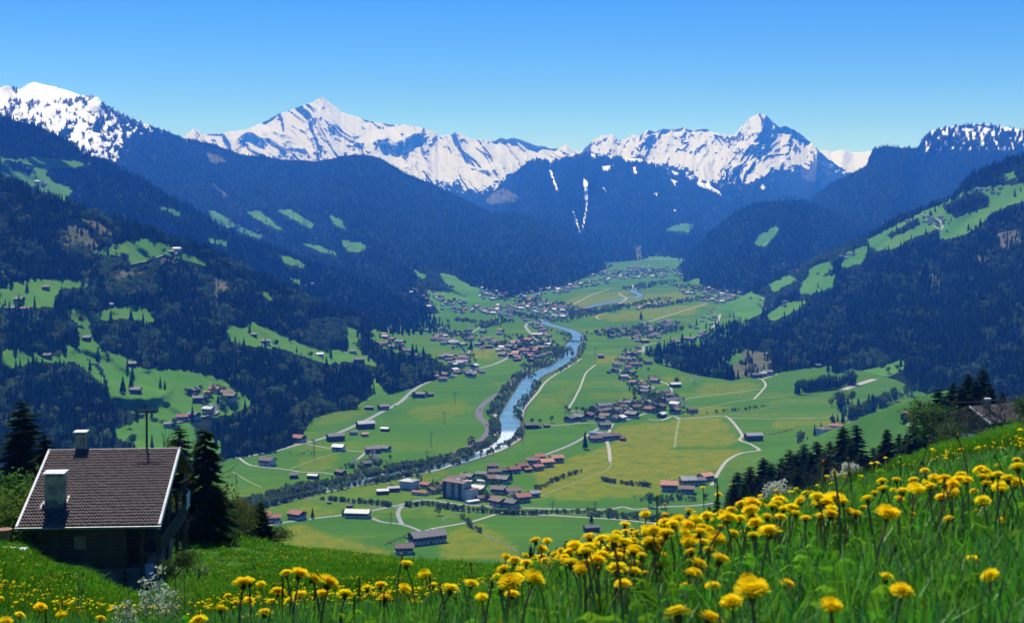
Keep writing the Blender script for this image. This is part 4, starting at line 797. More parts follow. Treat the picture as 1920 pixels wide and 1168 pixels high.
# (u, v of the base, kind, roof, scale, yaw deg, label, on slope?)
NH = [
 (801,1016,'long','dark',1.12,28,"long dark roofed farm with two chimneys at the end of the white lane",0),
 (758,1036,'chalet','brown',.95,8,"brown roofed house below the long dark farm, closest to the flower meadow",0),
 (1109,996,'barn','dark',.80,15,"small dark barn on its own beside a round fir",0),
 (513,978,'chalet','red',.85,10,"red roofed white house at the left end of the village road",0),(500,969,'villa','red',.62,80,"smaller red roofed house tucked behind its red roofed neighbour on the village road",0),
 (557,972,'chalet','red',.95,-35,"red brown roofed chalet beside a small fir on the village road",0),
 (671,969,'long','grey',.82,-8,"long low white house under a grey roof on the village road",0),
 (717,926,'barn','pale',.72,15,"old barn with a pale rusty roof west of the big white house",0),(737,921,'barn','grey',.75,15,"grey roofed barn joined to the pale rusty barn",0),
 (767,916,'block','grey',.95,-25,"big white cube shaped house with a pale grey hipped roof",0),
 (788,927,'hall','red',.62,-25,"low annex with a flat red roof beside the big white cube house",0),
 (799,914,'chalet','red',.72,-35,"red brown house with white gable behind the red annex",0),
 (814,924,'chalet','brown',.80,40,"brown roofed chalet between the red annex and the hotel",0),
 (833,914,'chalet','red',.85,30,"dark red roofed house above the hotel car park",0),
 (854,902,'long','brown',.70,10,"wide brown roofed chalet on the upper edge of the hotel village",0),
 (877,900,'chalet','dark',.90,-30,"dark grey roofed chalet right of the wide brown chalet",0),
 (903,894,'chalet','dark',.75,-10,"dark roofed house at the west foot of the terrace of dark houses",0),
 (924,880,'chalet','brown',.85,0,"topmost brown roofed house of the stacked dark group",0),(927,891,'chalet','brown',.85,10,"brown roofed house in the middle of the stacked dark group",0),
 (922,904,'chalet','brown',.95,15,"lowest brown roofed house of the stacked dark group",0),(942,905,'chalet','dark',.90,-25,"dark house at the right foot of the stacked dark group",0),
 (906,905,'hall','pale',.50,-15,"low shed with a pale roof left of the stacked dark group",0),
 (873,914,'villa','pale',1.0,-20,"house with a pinkish pale roof directly behind the hotel",0),
 (896,925,'villa','grey',1.10,-25,"white house with a broad pale grey roof right of the hotel",0),
 (886,943,'hall','pale',.50,35,"small pale canopy roof in front of the grey roofed house",0),
 (909,938,'long','brown',.62,25,"long brown roof with a light strip right of the pale canopy",0),(936,925,'chalet','dark',.95,-20,"dark roofed chalet in the second row right of the hotel",0),
 (934,947,'chalet','brown',.95,-45,"brown roofed chalet standing corner on above the village street",0),(961,928,'chalet','brown',.95,20,"brown roofed chalet behind the pink roofed house",0),
 (959,950,'chalet','dark',.90,-40,"dark house at the lower right corner of the hotel village",0),(979,940,'villa','red',1.05,25,"white house with a pinkish red roof near the east end of the hotel village",0),
 (1001,931,'villa','grey',.80,30,"easternmost grey white house of the hotel village",0),
 (946,887,'villa','brown',.75,25,"low brown roof at the start of the red roofed row",0),(963,886,'chalet','red',.85,25,"first red roofed house of the red row from the left",0),
 (979,880,'villa','red',.90,25,"second red roofed house of the red row with white gable",0),(990,884,'shed','red',1.0,25,"small red roofed shed in the red row",0),
 (1000,870,'villa','brown',1.0,-5,"long red brown roof standing above the red row",0),(1008,881,'villa','red',.85,30,"white walled red roofed house on the lower edge of the red row",0),
 (1024,874,'villa','orange',1.1,20,"pink roofed white house in the middle of the upper red row",0),(1013,862,'villa','red',.9,5,"red roofed house at the back of the upper red row",0),
 (1044,866,'villa','orange',1.05,15,"easternmost house of the red row with a pink roof",0),
 (1256,919,'villa','orange',1.25,-12,"white two storey house with an orange roof beside bushes",0),(1289,909,'villa','grey',1.15,10,"grey roofed house behind the orange roofed white house",0),
 (1289,924,'chalet','brown',.9,-10,"brown roofed house between the orange and grey roofs",0),(1323,900,'chalet','orange',.95,35,"orange tiled house with red gables where the winding lane starts",0),(1311,907,'villa','dark',.9,10,"dark roofed shed left of the orange tiled gabled house",0),
 (1413,825,'barn','grey',1.25,12,"lone barn with a pale grey roof beside the winding lane",0),
 (1548,818,'block','brown',1.1,25,"large brown hipped roof house behind the tall firs",0),(1568,810,'block','red',1.0,-20,"red brown hipped roof house next to the large brown one",0),
 (1700,784,'barn','red',1.0,62,"farmhouse with a red brown roof and blue shaded front on the green spur",1),(1730,762,'hut','dark',1.0,20,"small dark hut above the farmhouse on the green spur",1),(1728,772,'shed','dark',1.2,20,"dark shed beside the gravel yard on the green spur",1),
 (502,872,'villa','brown',1.2,-25,"three storey white house with brown roof alone in the meadow",0),(560,828,'chalet','red',1.05,-30,"red brown roofed house beside the main road at the forest edge",0),
 (629,826,'barn','dark',1.25,25,"big dark barn beside the main road",0),(635,845,'villa','grey',1.0,-15,"white house with a grey roof below the big dark barn",0),
 (685,803,'barn','grey',1.35,25,"big barn with a grey roof on the bend of the main road",0),(663,815,'villa','dark',.7,20,"small dark house left of the pale roofed yard by the main road",0),(684,818,'villa','orange',.65,20,"small house with an orange roof below the big grey barn",0),
 (722,808,'shed','pale',1.2,-15,"small pale shed alone right of the grey barn",0),(699,849,'barn','dark',1.05,15,"dark farm building at the end of the field lane",0),(716,845,'long','dark',.75,-25,"dark farmhouse right of the dark farm building",0),
 (692,768,'barn','dark',.75,0,"little dark barn under the forest beside the upper main road",0),(719,768,'chalet','dark',.95,30,"dark chalet beside the upper main road",0),
 (785,745,'barn','dark',1.15,-5,"dark barn right of the upper main road",0),(806,743,'hut','dark',1.3,30,"small dark hut right of the dark roadside barn",0),
 (551,896,'hut','dark',1.2,10,"small dark hut in the gravel yard near the river thicket",0),(587,897,'barn','grey',.7,-15,"small grey barn right of the gravel yard",0),(638,890,'barn','brown',.75,-40,"brown barn among bare trees near the river",0),
 (687,874,'hut','dark',1.3,20,"dark hut beside a pale leafy tree near the river",0),(388,862,'barn','dark',.9,0,"dark roadside barn half hidden by the big spruce",0),(392,882,'villa','blue',1.3,-20,"blue grey house right of the big spruce",0),(655,951,'shed','dark',.7,10,"tiny field shed in the meadow",0),(617,944,'shed','dark',.55,10,"tiny dark field hut south of the river thicket",0),
 (363,738,'barn','dark',1.1,75,"tall dark barn at the top of the hill hamlet",1),(374,753,'barn','dark',1.1,10,"wide dark barn low in the hill hamlet",1),(390,741,'villa','orange',.8,10,"pale orange roofed house in the middle of the hill hamlet",1),(402,735,'chalet','red',.95,-10,"red roofed chalet high in the hill hamlet",1),(424,742,'chalet','brown',1.0,20,"brown chalet at the right of the hill hamlet",1),(431,749,'chalet','brown',1.1,-15,"lowest brown chalet at the right of the hill hamlet",1),
 (391,773,'villa','grey',1.0,-20,"white house on the bend of the hill road",1),(341,788,'chalet','red',.95,15,"red roofed house on the lower hill road",1),(363,784,'chalet','dark',1.0,-30,"dark roofed house right of the red one on the lower hill road",1),(315,800,'villa','dark',.8,15,"small dark house at the lower end of the hill road",1),
 (86,543,'hut','dark',1.5,10,"dark hay hut on the upper left meadow",1),(36,567,'hut','dark',1.8,-10,"large dark hay hut at the left rim of the upper meadow",1),(205,576,'hut','dark',1.5,20,"dark hay hut under the power line clearing",1),(163,638,'hut','dark',1.5,0,"dark hay hut on the narrow neck of the big clearing",1),
 (247,687,'hut','dark',1.5,20,"dark hay hut under the forest edge of the big clearing",1),(255,737,'hut','dark',1.7,0,"dark hay hut low on the big clearing",1),(20,583,'chalet','dark',.9,0,"grey farmhouse at the left rim above the dark wood",1),(48,584,'chalet','brown',.9,0,"brown farmhouse above the dark wood",1),(476,631,'hut','dark',1.3,0,"small dark hut on the slanted clearing",1),(498,645,'chalet','dark',1.0,10,"dark farmhouse at the foot of the slanted clearing",1),
 (89,671,'hut','dark',1.4,0,"dark hut on the narrow left clearing",1),(332,471,'chalet','pale',.9,0,"pale roofed farmhouse on the hill crest",1),(600,668,'chalet','pale',.8,0,"pale roofed farmhouse on the lower forest clearing",1),(322,476,'hut','dark',1.4,0,"dark hut beside the crest farmhouse",1),
 (673,680,'barn','dark',1.2,10,"dark barn beside the clearing above the main road",1),(662,663,'chalet','dark',.9,0,"dark farmhouse on the small clearing between the woods",1),
 (1418,708,'barn','dark',1.1,20,"dark barn at the foot of the brown clear cut",0),(1440,703,'chalet','dark',1.1,-20,"dark chalet right of the barn under the clear cut",0),(1429,705,'chalet','grey',.9,0,"grey roofed house between the barn and chalet under the clear cut",0),(1440,668,'chalet','grey',.9,0,"grey house on the top edge of the brown clear cut",1),(1533,689,'hut','dark',1.4,20,"dark hut at the forest edge above the far meadow",0),
 (1127,671,'hut','dark',1.6,0,"small dark hut with a white edge in the meadow by the river",0)]
VILL = [(1068,790,'chalet','dark'),(1086,788,'chalet','dark'),(1104,784,'chalet','brown'),(1125,790,'chalet','dark'),(1123,777,'chalet','brown'),(1138,767,'long','dark'),(1147,775,'long','dark'),(1166,767,'chalet','brown'),(1174,775,'chalet','grey'),(1185,783,'chalet','dark'),(1164,789,'villa','pale'),(1153,790,'villa','brown'),(1200,762,'villa','orange'),(1211,758,'villa','grey'),(1193,768,'chalet','brown'),(1219,773,'chalet','red'),(1241,782,'barn','pale'),(1238,768,'chalet','brown'),(1240,754,'chalet','dark'),(1245,747,'long','dark'),(1249,739,'chalet','dark'),(1266,754,'chalet','brown'),(1257,757,'villa','dark'),(1266,763,'villa','grey'),(1266,775,'chalet','brown'),(1298,774,'chalet','brown'),(1134,803,'chalet','dark'),(1125,818,'hall','blue'),(1116,828,'chalet','brown'),(1132,825,'chalet','brown'),(1153,823,'chalet','brown'),(1168,826,'hut','brown'),(1191,720,'hall','orange'),(1204,726,'chalet','brown'),(1209,733,'chalet','dark'),(1209,739,'chalet','dark'),(1228,718,'chalet','brown'),(1266,726,'barn','pale'),(1224,714,'chalet','brown'),(1170,710,'chalet','grey'),(1183,703,'chalet','dark'),(1153,698,'chalet','dark'),(1142,700,'hut','dark'),(1191,687,'long','brown'),(1179,679,'chalet','dark'),(1166,677,'chalet','dark'),(1215,683,'chalet','dark'),(1196,654,'villa','red'),(1196,664,'villa','orange'),(1183,666,'chalet','dark'),(1189,668,'chalet','brown'),(1157,688,'chalet','dark'),(1177,692,'villa','red'),(1178,760,'long','dark'),(1112,770,'chalet','dark'),(1135,785,'chalet','brown'),(995,803,'barn','dark'),(1010,802,'hut','brown'),(1025,801,'shed','brown')]
RC = random.Random(11); specs = []
for (u, v, k, rf, s, yw, lb, sl) in NH:
    q = hit(u, v) if sl else GF(u, v); 
    if q: specs.append((k, rf, s, yw, lb, q, None, 40*s/q[1]))
for (u, v, k, rf) in VILL:
    q = GF(u, v); specs.append((k, rf, RC.uniform(.85, 1.1), RC.choice((15, 20, -30, -35, 60, 10)), "%s-roofed %s in the long middle village right of the river" % (RN[rf], {'chalet': 'chalet', 'long': 'long farmhouse', 'villa': 'house', 'barn': 'barn', 'hut': 'hut', 'hall': 'hall', 'shed': 'shed'}[k]), q, "houses of the middle village", 22/q[1]))
def cluster(poly, n, desc, group, pal='bbbddddrogp', mind=17, sl=0):
    xs = [p[0] for p in poly]; ys = [p[1] for p in poly]; got = []; t_ = 0
    while len(got) < n and t_ < n*60:
        t_ += 1; u = RC.uniform(min(xs), max(xs)); v = RC.uniform(min(ys), max(ys))
        if not inpoly(np.array([u]), np.array([v]), poly)[0]: continue
        q = hit(u, v) if sl else GF(u, v)
        if q is None or any((q[0]-g[0])**2+(q[1]-g[1])**2 < mind**2 for g in got): continue
        got.append(q); rf = {'b': 'brown', 'd': 'dark', 'r': 'red', 'o': 'orange', 'g': 'grey', 'p': 'pale'}[RC.choice(pal)]; k = RC.choice(('chalet', 'chalet', 'villa', 'villa', 'barn', 'long' if n > 8 else 'chalet'))
        specs.append((k, rf, RC.uniform(.75, 1.05), RC.choice((10, 20, -25, -40, 70, 50)), "%s-roofed %s %s" % (RN[rf], {'chalet': 'chalet', 'villa': 'house', 'barn': 'barn', 'long': 'long building'}[k], desc), q, group, 20/q[1]))
cluster([(1120,618),(1180,610),(1230,604),(1260,600),(1285,606),(1245,632),(1205,645),(1150,635),(1120,630)], 60, "in the large village by the right forest", "houses of the large right village")
cluster([(1250,645),(1325,622),(1330,628),(1262,652)], 11, "in the row below the right forest slope", "houses in the row under the right forest")
cluster([(1290,616),(1345,580),(1352,590),(1330,612),(1300,625)], 13, "at the foot of the right slope beyond the wood", "houses at the foot of the right slope")
cluster([(790,620),(830,618),(880,625),(885,640),(860,655),(815,645)], 22, "in the hamlet under the left wood tip", "houses of the left hamlet", sl=1)
cluster([(885,640),(930,638),(940,652),(900,655)], 10, "above the small yellow field", "houses above the yellow field")
cluster([(928,660),(945,645),(1000,636),(1028,640),(1042,664),(1000,678),(960,677),(930,676)], 48, "in the village left of the river", "houses of the left river village")
cluster([(830,668),(870,665),(880,688),(845,690),(830,680)], 13, "beside the yellow field west of the river village", "houses west of the yellow field", sl=1)
cluster([(778,712),(830,700),(900,688),(905,704),(860,712),(800,718)], 16, "in the ribbon of buildings along the main road", "houses along the main road", pal='bbdddggp')
cluster([(990,606),(1018,612),(1035,640),(1012,640)], 11, "between the railway and the upper main road", "houses between railway and road")
cluster([(930,580),(1000,588),(990,605),(940,600)], 16, "in the hamlet north of the river village", "houses of the northern hamlet")
cluster([(1722,420),(1735,400),(1758,402),(1772,415),(1765,428)], 14, "in the hamlet high on the right slope", "houses of the high right hamlet", sl=1, pal='bbdroop')
cluster([(1420,580),(1440,568),(1490,560),(1480,572),(1445,585)], 9, "on the lower right slope meadow", "houses on the lower right slope", sl=1)
cluster([(1575,482),(1600,476),(1605,482),(1580,488)], 6, "on the forest meadow of the right slope", "houses on the right forest meadow", sl=1)
cluster([(1800,358),(1900,350),(1900,366),(1840,372)], 6, "on the highest right meadow", "houses on the highest right meadow", sl=1)
cluster([(1655,420),(1700,405),(1710,415),(1670,425)], 7, "at the left end of the high right meadow", "houses at the end of the high meadow", sl=1)
cluster([(710,650),(744,662),(790,675),(775,655),(720,628)], 12, "on the slope above the ribbon of buildings", "houses on the slope above the main road", sl=1)
specs.sort(key=lambda s: -s[7] if s[6] else -99)
far = specs[300:]; specs = specs[:300]
HN = {'chalet': ('chalet', 'house'), 'villa': ('house', 'house'), 'barn': ('barn', 'barn'), 'long': ('farmhouse', 'farmhouse'), 'shed': ('shed', 'shed'), 'hall': ('low_building', 'building'), 'block': ('large_house', 'house'), 'hut': ('hay_hut', 'hut')}
for (k, rf, s, yw, lb, q, grp, _) in specs:
    sc = s*1.08
    o = make_house(HN[k][0], lb, HN[k][1], (q[0], q[1], q[2]), math.radians(yw), sc, k, rf, q[1] < 2150, grp)
# the hotel
def hotel():
    q = GF(857, 932); r = thing("hotel", "tall white hotel block with brown flat roof and dark wooden balcony towers", "hotel", q, math.radians(-38))
    MB().box(-14, 14, -7, 7, -1, 17).build("wall", M_plaster, r)
    rf = roof_mb(28, 14, 17, .16, 1.4, .5).build("roof", RM['brown'], r)
    MB().box(-3, 2, 1, 4, 18, 19.2).build("skylight", M_plaster, rf); MB().box(6, 7.2, -1, .2, 17.6, 20).build("chimney", M_plaster, rf)
    for i, x in enumerate((-11, 0.5, 10)): 
        t_ = MB().box(x-1.8, x+1.8, -8.3, -7.02, 0, 16.6).build("balcony_tower", M_wood, r)
    for s in (-1,): MB().box(-15.2, -14.02, -3, 3, 0, 16.6).build("balcony_tower", M_wood, r)
    wm = MB().box(-.6, .6, -.05, .06, 0, 1.4).mesh("hotel_window", M_glass); fm = MB().box(-.75,.75,-.1,-.04,-.15,0).box(-.75,.75,-.1,-.04,1.4,1.5).mesh("hotel_window_frame", M_shut)
    for fl in range(6):
        for x in (-8.2, -6.2, -4.2, -2.6, 3.6, 5.4, 7.1, 12.8): link("window_frame", fm, link("window", wm, r, (x, -7.06, 1+fl*2.75), 0))
        for y in (-5, 5): link("window_frame", fm, link("window", wm, r, (-14.08, y, 1+fl*2.75), -math.pi/2))
    MB().box(14.02, 24, -5, 6, -1, 11).build("wing", M_plaster, r); MB().box(13.9, 24.8, -6, 7, 11, 11.5).build("wing_roof", RM['brown'], r)
hotel()
# far towns: too many and too small to tell apart
fb = {k: MB() for k in ('w', 'r', 'd', 'p')}
def tiny(x, y, z, s, a, col):
    ca, sa = math.cos(a), math.sin(a); L, W, h = 13*s, 10*s, 6*s
    def tr(p): return (x+p[0]*ca-p[1]*sa, y+p[0]*sa+p[1]*ca, z+p[2])
    b = MB().box(-L/2, L/2, -W/2, W/2, -1, h); fb['w'].add([tr(p) for p in b.v], b.f)
    b = MB(); gable(b, -L/2-1, L/2+1, -W/2-1, W/2+1, h, .45); fb[col].add([tr(p) for p in b.v], b.f)
for (k, rf, s, yw, lb, q, grp, _) in far: tiny(q[0], q[1], q[2], s, math.radians(yw), 'd')
for poly, n, sl in (([(1100,512),(1200,500),(1290,508),(1280,520),(1180,525),(1100,522)], 140, 0), ([(960,556),(1060,532),(1150,524),(1150,530),(1050,552),(970,572)], 80, 0), ([(1270,535),(1385,545),(1400,565),(1330,570),(1280,552)], 90, 0), ([(930,572),(1000,560),(1060,575),(1060,600),(1000,592),(930,585)], 80, 0), ([(1035,575),(1110,572),(1110,582),(1040,590)], 26, 0),
   ([(760,545),(800,545),(900,575),(880,590),(780,575)], 40, 1), ([(900,540),(960,555),(950,568),(900,560)], 30, 1), ([(1190,575),(1260,568),(1262,574),(1190,582)], 18, 0), ([(870,575),(930,580),(925,592),(870,585)], 18, 1), ([(1420,500),(1530,490),(1520,510),(1430,530)], 10, 1), ([(390,395),(500,440),(490,446),(400,410)], 6, 1), ([(50,305),(120,380),(100,385),(40,335)], 8, 1), ([(560,500),(640,540),(700,600),(600,560)], 7, 1), ([(820,640),(900,610),(960,625),(860,660)], 12, 0)):
    xs = [p[0] for p in poly]; ys = [p[1] for p in poly]; c_ = 0; t_ = 0
    while c_ < n and t_ < n*50:
        t_ += 1; u = RC.uniform(min(xs), max(xs)); v = RC.uniform(min(ys), max(ys))
        if inpoly(np.array([u]), np.array([v]), poly)[0]:
            q = hit(u, v) if sl else GF(u, v)
            if q: c_ += 1; tiny(q[0], q[1], q[2], RC.uniform(.75, 1.2), RC.uniform(0, 3), RC.choice('rdddp'))
for k, nm, mt in (('w', "distant_house_walls", M_plaster), ('r', "distant_red_roofs", RM['red']), ('d', "distant_dark_roofs", RM['dark']), ('p', "distant_pale_roofs", RM['pale'])):
    tag(fb[k].build(nm, mt), "tiny houses of the far towns in the upper valley", kind='stuff')
# ================================================================ NEAR BUILDINGS
M_tile = mat("brown_concrete_tiles", (.080,.056,.048), (.130,.092,.080), 2.2, rough=.55, spec=.35, detail=8)
M_white_board = mat("weathered_white_board", (.70,.68,.64), (.50,.48,.44), 3, rough=.8, stretch=(1,.3,1), lo=.45, hi=.8)
M_oldwood = mat("old_black_wood", (.055,.043,.034), (.115,.088,.068), 2.5, rough=.9, spec=.1, stretch=(.4,.4,5), bump=.3)
M_render = mat("stained_chimney_render", (.36,.34,.24), (.17,.17,.11), 1.6, rough=.95, spec=.05, detail=8, lo=.4, hi=.7, bump=.2)
M_conc = mat("grey_concrete", (.20,.20,.19), (.12,.12,.11), 1.2, rough=.95, spec=.05, detail=8, bump=.2)
M_slab = mat("pale_cap_slab", (.62,.61,.58), (.48,.47,.45), 2, rough=.8)
M_gutter = mat("zinc_gutter", (.22,.24,.22), (.15,.17,.16), 3, rough=.5, metal=.3)
M_steel = mat("dark_pole_wood", (.045,.038,.032), (.08,.065,.055), 3, rough=.8)
M_terra = mat("terracotta", (.30,.13,.07), (.22,.10,.06), 4)
M_cloth = mat("white_blue_canvas", (.62,.66,.75), (.40,.48,.66), 6, rough=.9)
RA = math.radians(4.8); HR = (-34.45, 104.5, 274.6)
farm = thing("wooden_farmhouse", "dark wooden farmhouse with big brown tiled roof and white barge boards on the meadow", "house", HR, RA)
Lr, PT = 9.62, .403; zr_ = 7.7
# roof board under the tiles, then the tiles themselves
rb = MB(); th = .18
rb.hexa([(0,-9,zr_-9*PT-th),(Lr,-9,zr_-9*PT-th),(Lr,0,zr_-th),(0,0,zr_-th)], [(0,-9,zr_-9*PT),(Lr,-9,zr_-9*PT),(Lr,0,zr_),(0,0,zr_)])
rb.hexa([(0,0,zr_-th),(Lr,0,zr_-th),(Lr,7,zr_-7*PT-th),(0,7,zr_-7*PT-th)], [(0,0,zr_),(Lr,0,zr_),(Lr,7,zr_-7*PT),(0,7,zr_-7*PT)])
roof = rb.build("roof", M_oldwood, farm)
tb = MB(); nr, nc = 27, 45; rl = 9.05/nr; cw = (Lr-.30)/nc
for i in range(nr):
    y0 = -9.05+i*rl; 
    for j in range(nc):
        x0 = .15+j*cw; jz = random.uniform(-.012, .014); a, bq = y0-.03, y0+rl+.02
        za = zr_+a*PT+.15+jz; zb = zr_+bq*PT+.035+jz
        prof = ((0, .0), (.25, .038), (.5, .040), (.72, .004), (1.0, -.008))
        vs = [(x0+cw*p_, a, za+q_*1.6) for p_, q_ in prof]+[(x0+cw*p_, bq, zb+q_*1.6) for p_, q_ in prof]+[(x0+cw*p_, a, za+q_*1.6-.12) for p_, q_ in prof]
        fs = [(k, k+1, 6+k, 5+k) for k in range(4)]+[(10+k, 11+k, k+1, k) for k in range(4)]
        tb.add(vs, fs)
tag(tb.build("roof_tiles", M_tile, roof), kind='stuff')
rt = MB()
for j in range(31):
    x0 = j*Lr/31; rt.tube((x0, 0, zr_+.03), (x0+Lr/31+.03, 0, zr_+.045), .13, .15, 8)
tag(rt.build("ridge_tiles", M_tile, roof), kind='stuff')
for x in (-.03, Lr-.12):
    MB().hexa([(x,-9.1,zr_-9.1*PT-.22),(x+.17,-9.1,zr_-9.1*PT-.22),(x+.17,.1,zr_-.18),(x,.1,zr_-.18)], [(x,-9.1,zr_-9.1*PT+.15),(x+.17,-9.1,zr_-9.1*PT+.15),(x+.17,.1,zr_+.19),(x,.1,zr_+.19)]).build("barge_board", M_white_board, roof)
    MB().hexa([(x,.1,zr_-.22),(x+.17,.1,zr_-.22),(x+.17,7.1,zr_-7.1*PT-.22),(x,7.1,zr_-7.1*PT-.22)], [(x,.1,zr_+.12),(x+.17,.1,zr_+.12),(x+.17,7.1,zr_-7.1*PT+.12),(x,7.1,zr_-7.1*PT+.12)]).build("barge_board", M_white_board if x < 0 else M_oldwood, roof)
gt = MB(); gt.tube((-.05,-9.18,zr_-9*PT-.06), (Lr+.1,-9.18,zr_-9*PT-.10), .09, .09, 8); gt.build("gutter", M_gutter, roof)
for k in range(13): 
    x = .4+k*.74; MB().hexa([(x,-8.95,zr_-8.95*PT-.36),(x+.12,-8.95,zr_-8.95*PT-.36),(x+.12,-7.5,zr_-7.5*PT-.36),(x,-7.5,zr_-7.5*PT-.36)], [(x,-8.95,zr_-8.95*PT-.2),(x+.12,-8.95,zr_-8.95*PT-.2),(x+.12,-7.5,zr_-7.5*PT-.2),(x,-7.5,zr_-7.5*PT-.2)]).build("rafter", M_oldwood, roof)
def chimney(x0, x1, y0, y1, ztop, zb):
    c_ = MB().box(x0, x1, y0, y1, zb, ztop-.16).build("chimney", M_render, farm)
    MB().box(x0+.06, x1-.06, y0+.06, y1-.06, ztop-.16, ztop-.05).build("chimney_opening", M_oldwood, c_)
    cap = MB().hexa([(x0-.14,y0-.14,ztop-.05),(x1+.14,y0-.14,ztop-.05),(x1+.14,y1+.14,ztop-.02),(x0-.14,y1+.14,ztop-.02)], [(x0-.14,y0-.14,ztop+.03),(x1+.14,y0-.14,ztop+.03),(x1+.14,y1+.14,ztop+.07),(x0-.14,y1+.14,ztop+.07)]).build("chimney_cap", M_slab, c_)
    return c_
c1 = chimney(1.45, 2.68, -7.15, -6.0, 7.35, 3.9); chimney(1.95, 2.65, .05, .75, 9.1, 6.8)
MB().box(1.30, 2.83, -7.24, -7.16, 4.86, 5.22).box(1.52, 2.3, -7.19, -7.155, 5.2, 5.5).build("chimney_collar", M_conc, c1)
fl = MB(); fl.hexa([(1.02,-7.15,zr_-7.15*PT+.10),(1.44,-7.15,zr_-7.15*PT+.10),(1.44,-5.7,zr_-5.7*PT+.10),(1.3,-5.7,zr_-5.7*PT+.10)], [(1.02,-7.15,zr_-7.15*PT+.16),(1.44,-7.15,zr_-7.15*PT+.16),(1.44,-5.7,zr_-5.7*PT+.16),(1.3,-5.7,zr_-5.7*PT+.16)]); fl.hexa([(2.69,-6.5,zr_-6.5*PT+.10),(2.86,-6.5,zr_-6.5*PT+.10),(2.86,-5.7,zr_-5.7*PT+.10),(2.69,-5.7,zr_-5.7*PT+.10)], [(2.69,-6.5,zr_-6.5*PT+.16),(2.86,-6.5,zr_-6.5*PT+.16),(2.86,-5.7,zr_-5.7*PT+.16),(2.69,-5.7,zr_-5.7*PT+.16)])
fl.build("flashing", M_slab, c1)
# walls
MB().box(1.0, 8.2, -7.6, 5.6, -2.5, .8).build("stone_base", M_conc, farm)
wl = MB().box(1.05, 6.9, -7.55, 5.5, .8, 4.35); gable(wl, 1.05, 8.15, -7.55, 5.5, 4.351, .36); wl.box(6.9, 8.15, -5.6, 5.5, .8, 4.35); wl.build("log_wall", M_oldwood, farm)
pk = MB().box(-2.93, 2.93, -.05, .03, 0, .235).mesh("plank", M_oldwood)
for k in range(14): link("plank", pk, farm, (3.98, -7.585-.006*(k % 2), .82+k*.25))
MB().box(2.6, 4.6, -7.72, -7.65, .35, 1.3).build("patched_wall_panel", mat("green_grey_plaster", (.13,.15,.12), (.09,.10,.08), 1.5), farm)
MB().hexa([(-1.2,-8.0,.3),(1.0,-8.0,-.4),(1.0,-7.6,-.4),(-1.2,-7.6,.3)], [(-1.2,-8.0,1.7),(1.0,-8.0,2.0),(1.0,-7.6,2.0),(-1.2,-7.6,1.7)]).build("retaining_wall", M_conc, farm)
po = MB().box(-.11, .11, -.11, .11, 0, 1).mesh("post", M_oldwood)
for x, y, z0, z1 in ((7.0,-7.6,-1.2,4.1),(8.15,-7.6,-2.2,4.1),(9.25,-7.6,-2.4,3.2),(9.25,-3.5,-2.6,4.6),(9.25,1,-2.6,4.6),(9.25,4.6,-2.6,4.4)): link("post", po, farm, (x, y, z0), None, (1, 1, z1-z0))
MB().box(8.2, 9.5, -7.8, 5.2, 1.75, 1.95).build("balcony_floor", M_oldwood, farm)
MB().box(6.9, 9.4, -7.7, -5.6, -.55, -.35).build("terrace_floor", M_conc, farm)
rail = MB().box(9.36, 9.46, -7.8, 5.2, 2.85, 2.95).box(9.36, 9.46, -7.8, 5.2, 2.1, 2.18).box(8.2, 9.46, -7.85, -7.75, 2.85, 2.95).build("balcony_rail", M_oldwood, farm)
pm = MB().box(-.02, .02, -.07, .07, 0, .95).mesh("picket", M_oldwood)
for k in range(52): link("picket", pm, rail, (9.41+.03, -7.6+k*.245, 1.98))
# slanted boards under the right verge and the lit lattice beyond
for k in range(9):
    y = -7.3+k*.28; MB().hexa([(8.9,y,2.3),(8.96,y,2.3),(8.96,y+.2,2.3),(8.9,y+.2,2.3)], [(8.9,y+1.5,5.0),(8.96,y+1.5,5.0),(8.96,y+1.7,5.0),(8.9,y+1.7,5.0)]).build("slanted_board", M_oldwood, farm)
lt = MB().box(9.5, 9.58, 3.9, 5.6, 3.5, 3.6).box(9.5, 9.58, 3.9, 5.6, 2.4, 2.5).build("lattice", M_white_board, farm)
for k in range(5): MB().hexa([(9.5,4.0+k*.33,2.5),(9.56,4.0+k*.33,2.5),(9.56,4.15+k*.33,2.5),(9.5,4.15+k*.33,2.5)], [(9.5,4.25+k*.33,3.5),(9.56,4.25+k*.33,3.5),(9.56,4.4+k*.33,3.5),(9.5,4.4+k*.33,3.5)]).build("lattice_slat", M_white_board, lt)
MB().box(3.6, 4.4, -7.72, -7.56, 2.2, 3.1).build("window", M_glass, farm)
def loc(x, y, z): c, s = math.cos(RA), math.sin(RA); return (HR[0]+x*c-y*s, HR[1]+x*s+y*c, HR[2]+z)
# mast with cross arm behind the ridge
mast = thing("cross_arm_pole", "dark utility pole with a short cross arm standing behind the farmhouse ridge", "utility pole", loc(7.15, .25, 4.5), RA)
MB().tube((0,0,0), (-.02,0,6.2), .10, .075, 8).build("shaft", M_steel, mast); ca = MB().box(-.86, .86, -.06, .06, 6.02, 6.14).build("cross_arm", M_steel, mast)
for x in (-.8, -.5, .35, .55, .8): MB().tube((x,0,6.14), (x,0,6.30), .035, .045, 6).build("insulator", M_conc, ca)
def wire(name, label, a, b, sag, r=.012, n=24, kind=None):
    a = np.array(a, float); b = np.array(b, float); mb = MB(); pr = None
    for i in range(n+1):
        t = i/n; q = a+(b-a)*t; q[2] -= sag*4*t*(1-t)
        if pr is not None: mb.tube(pr, q, r, r, 4)
        pr = q
    return tag(mb.build(name, M_steel), label, "cable")
wire("overhead_wire", "thin wire running from the cross arm pole to the upper left", loc(6.35,.25,10.75), P(-250, 815, 118), 1.0, .009)
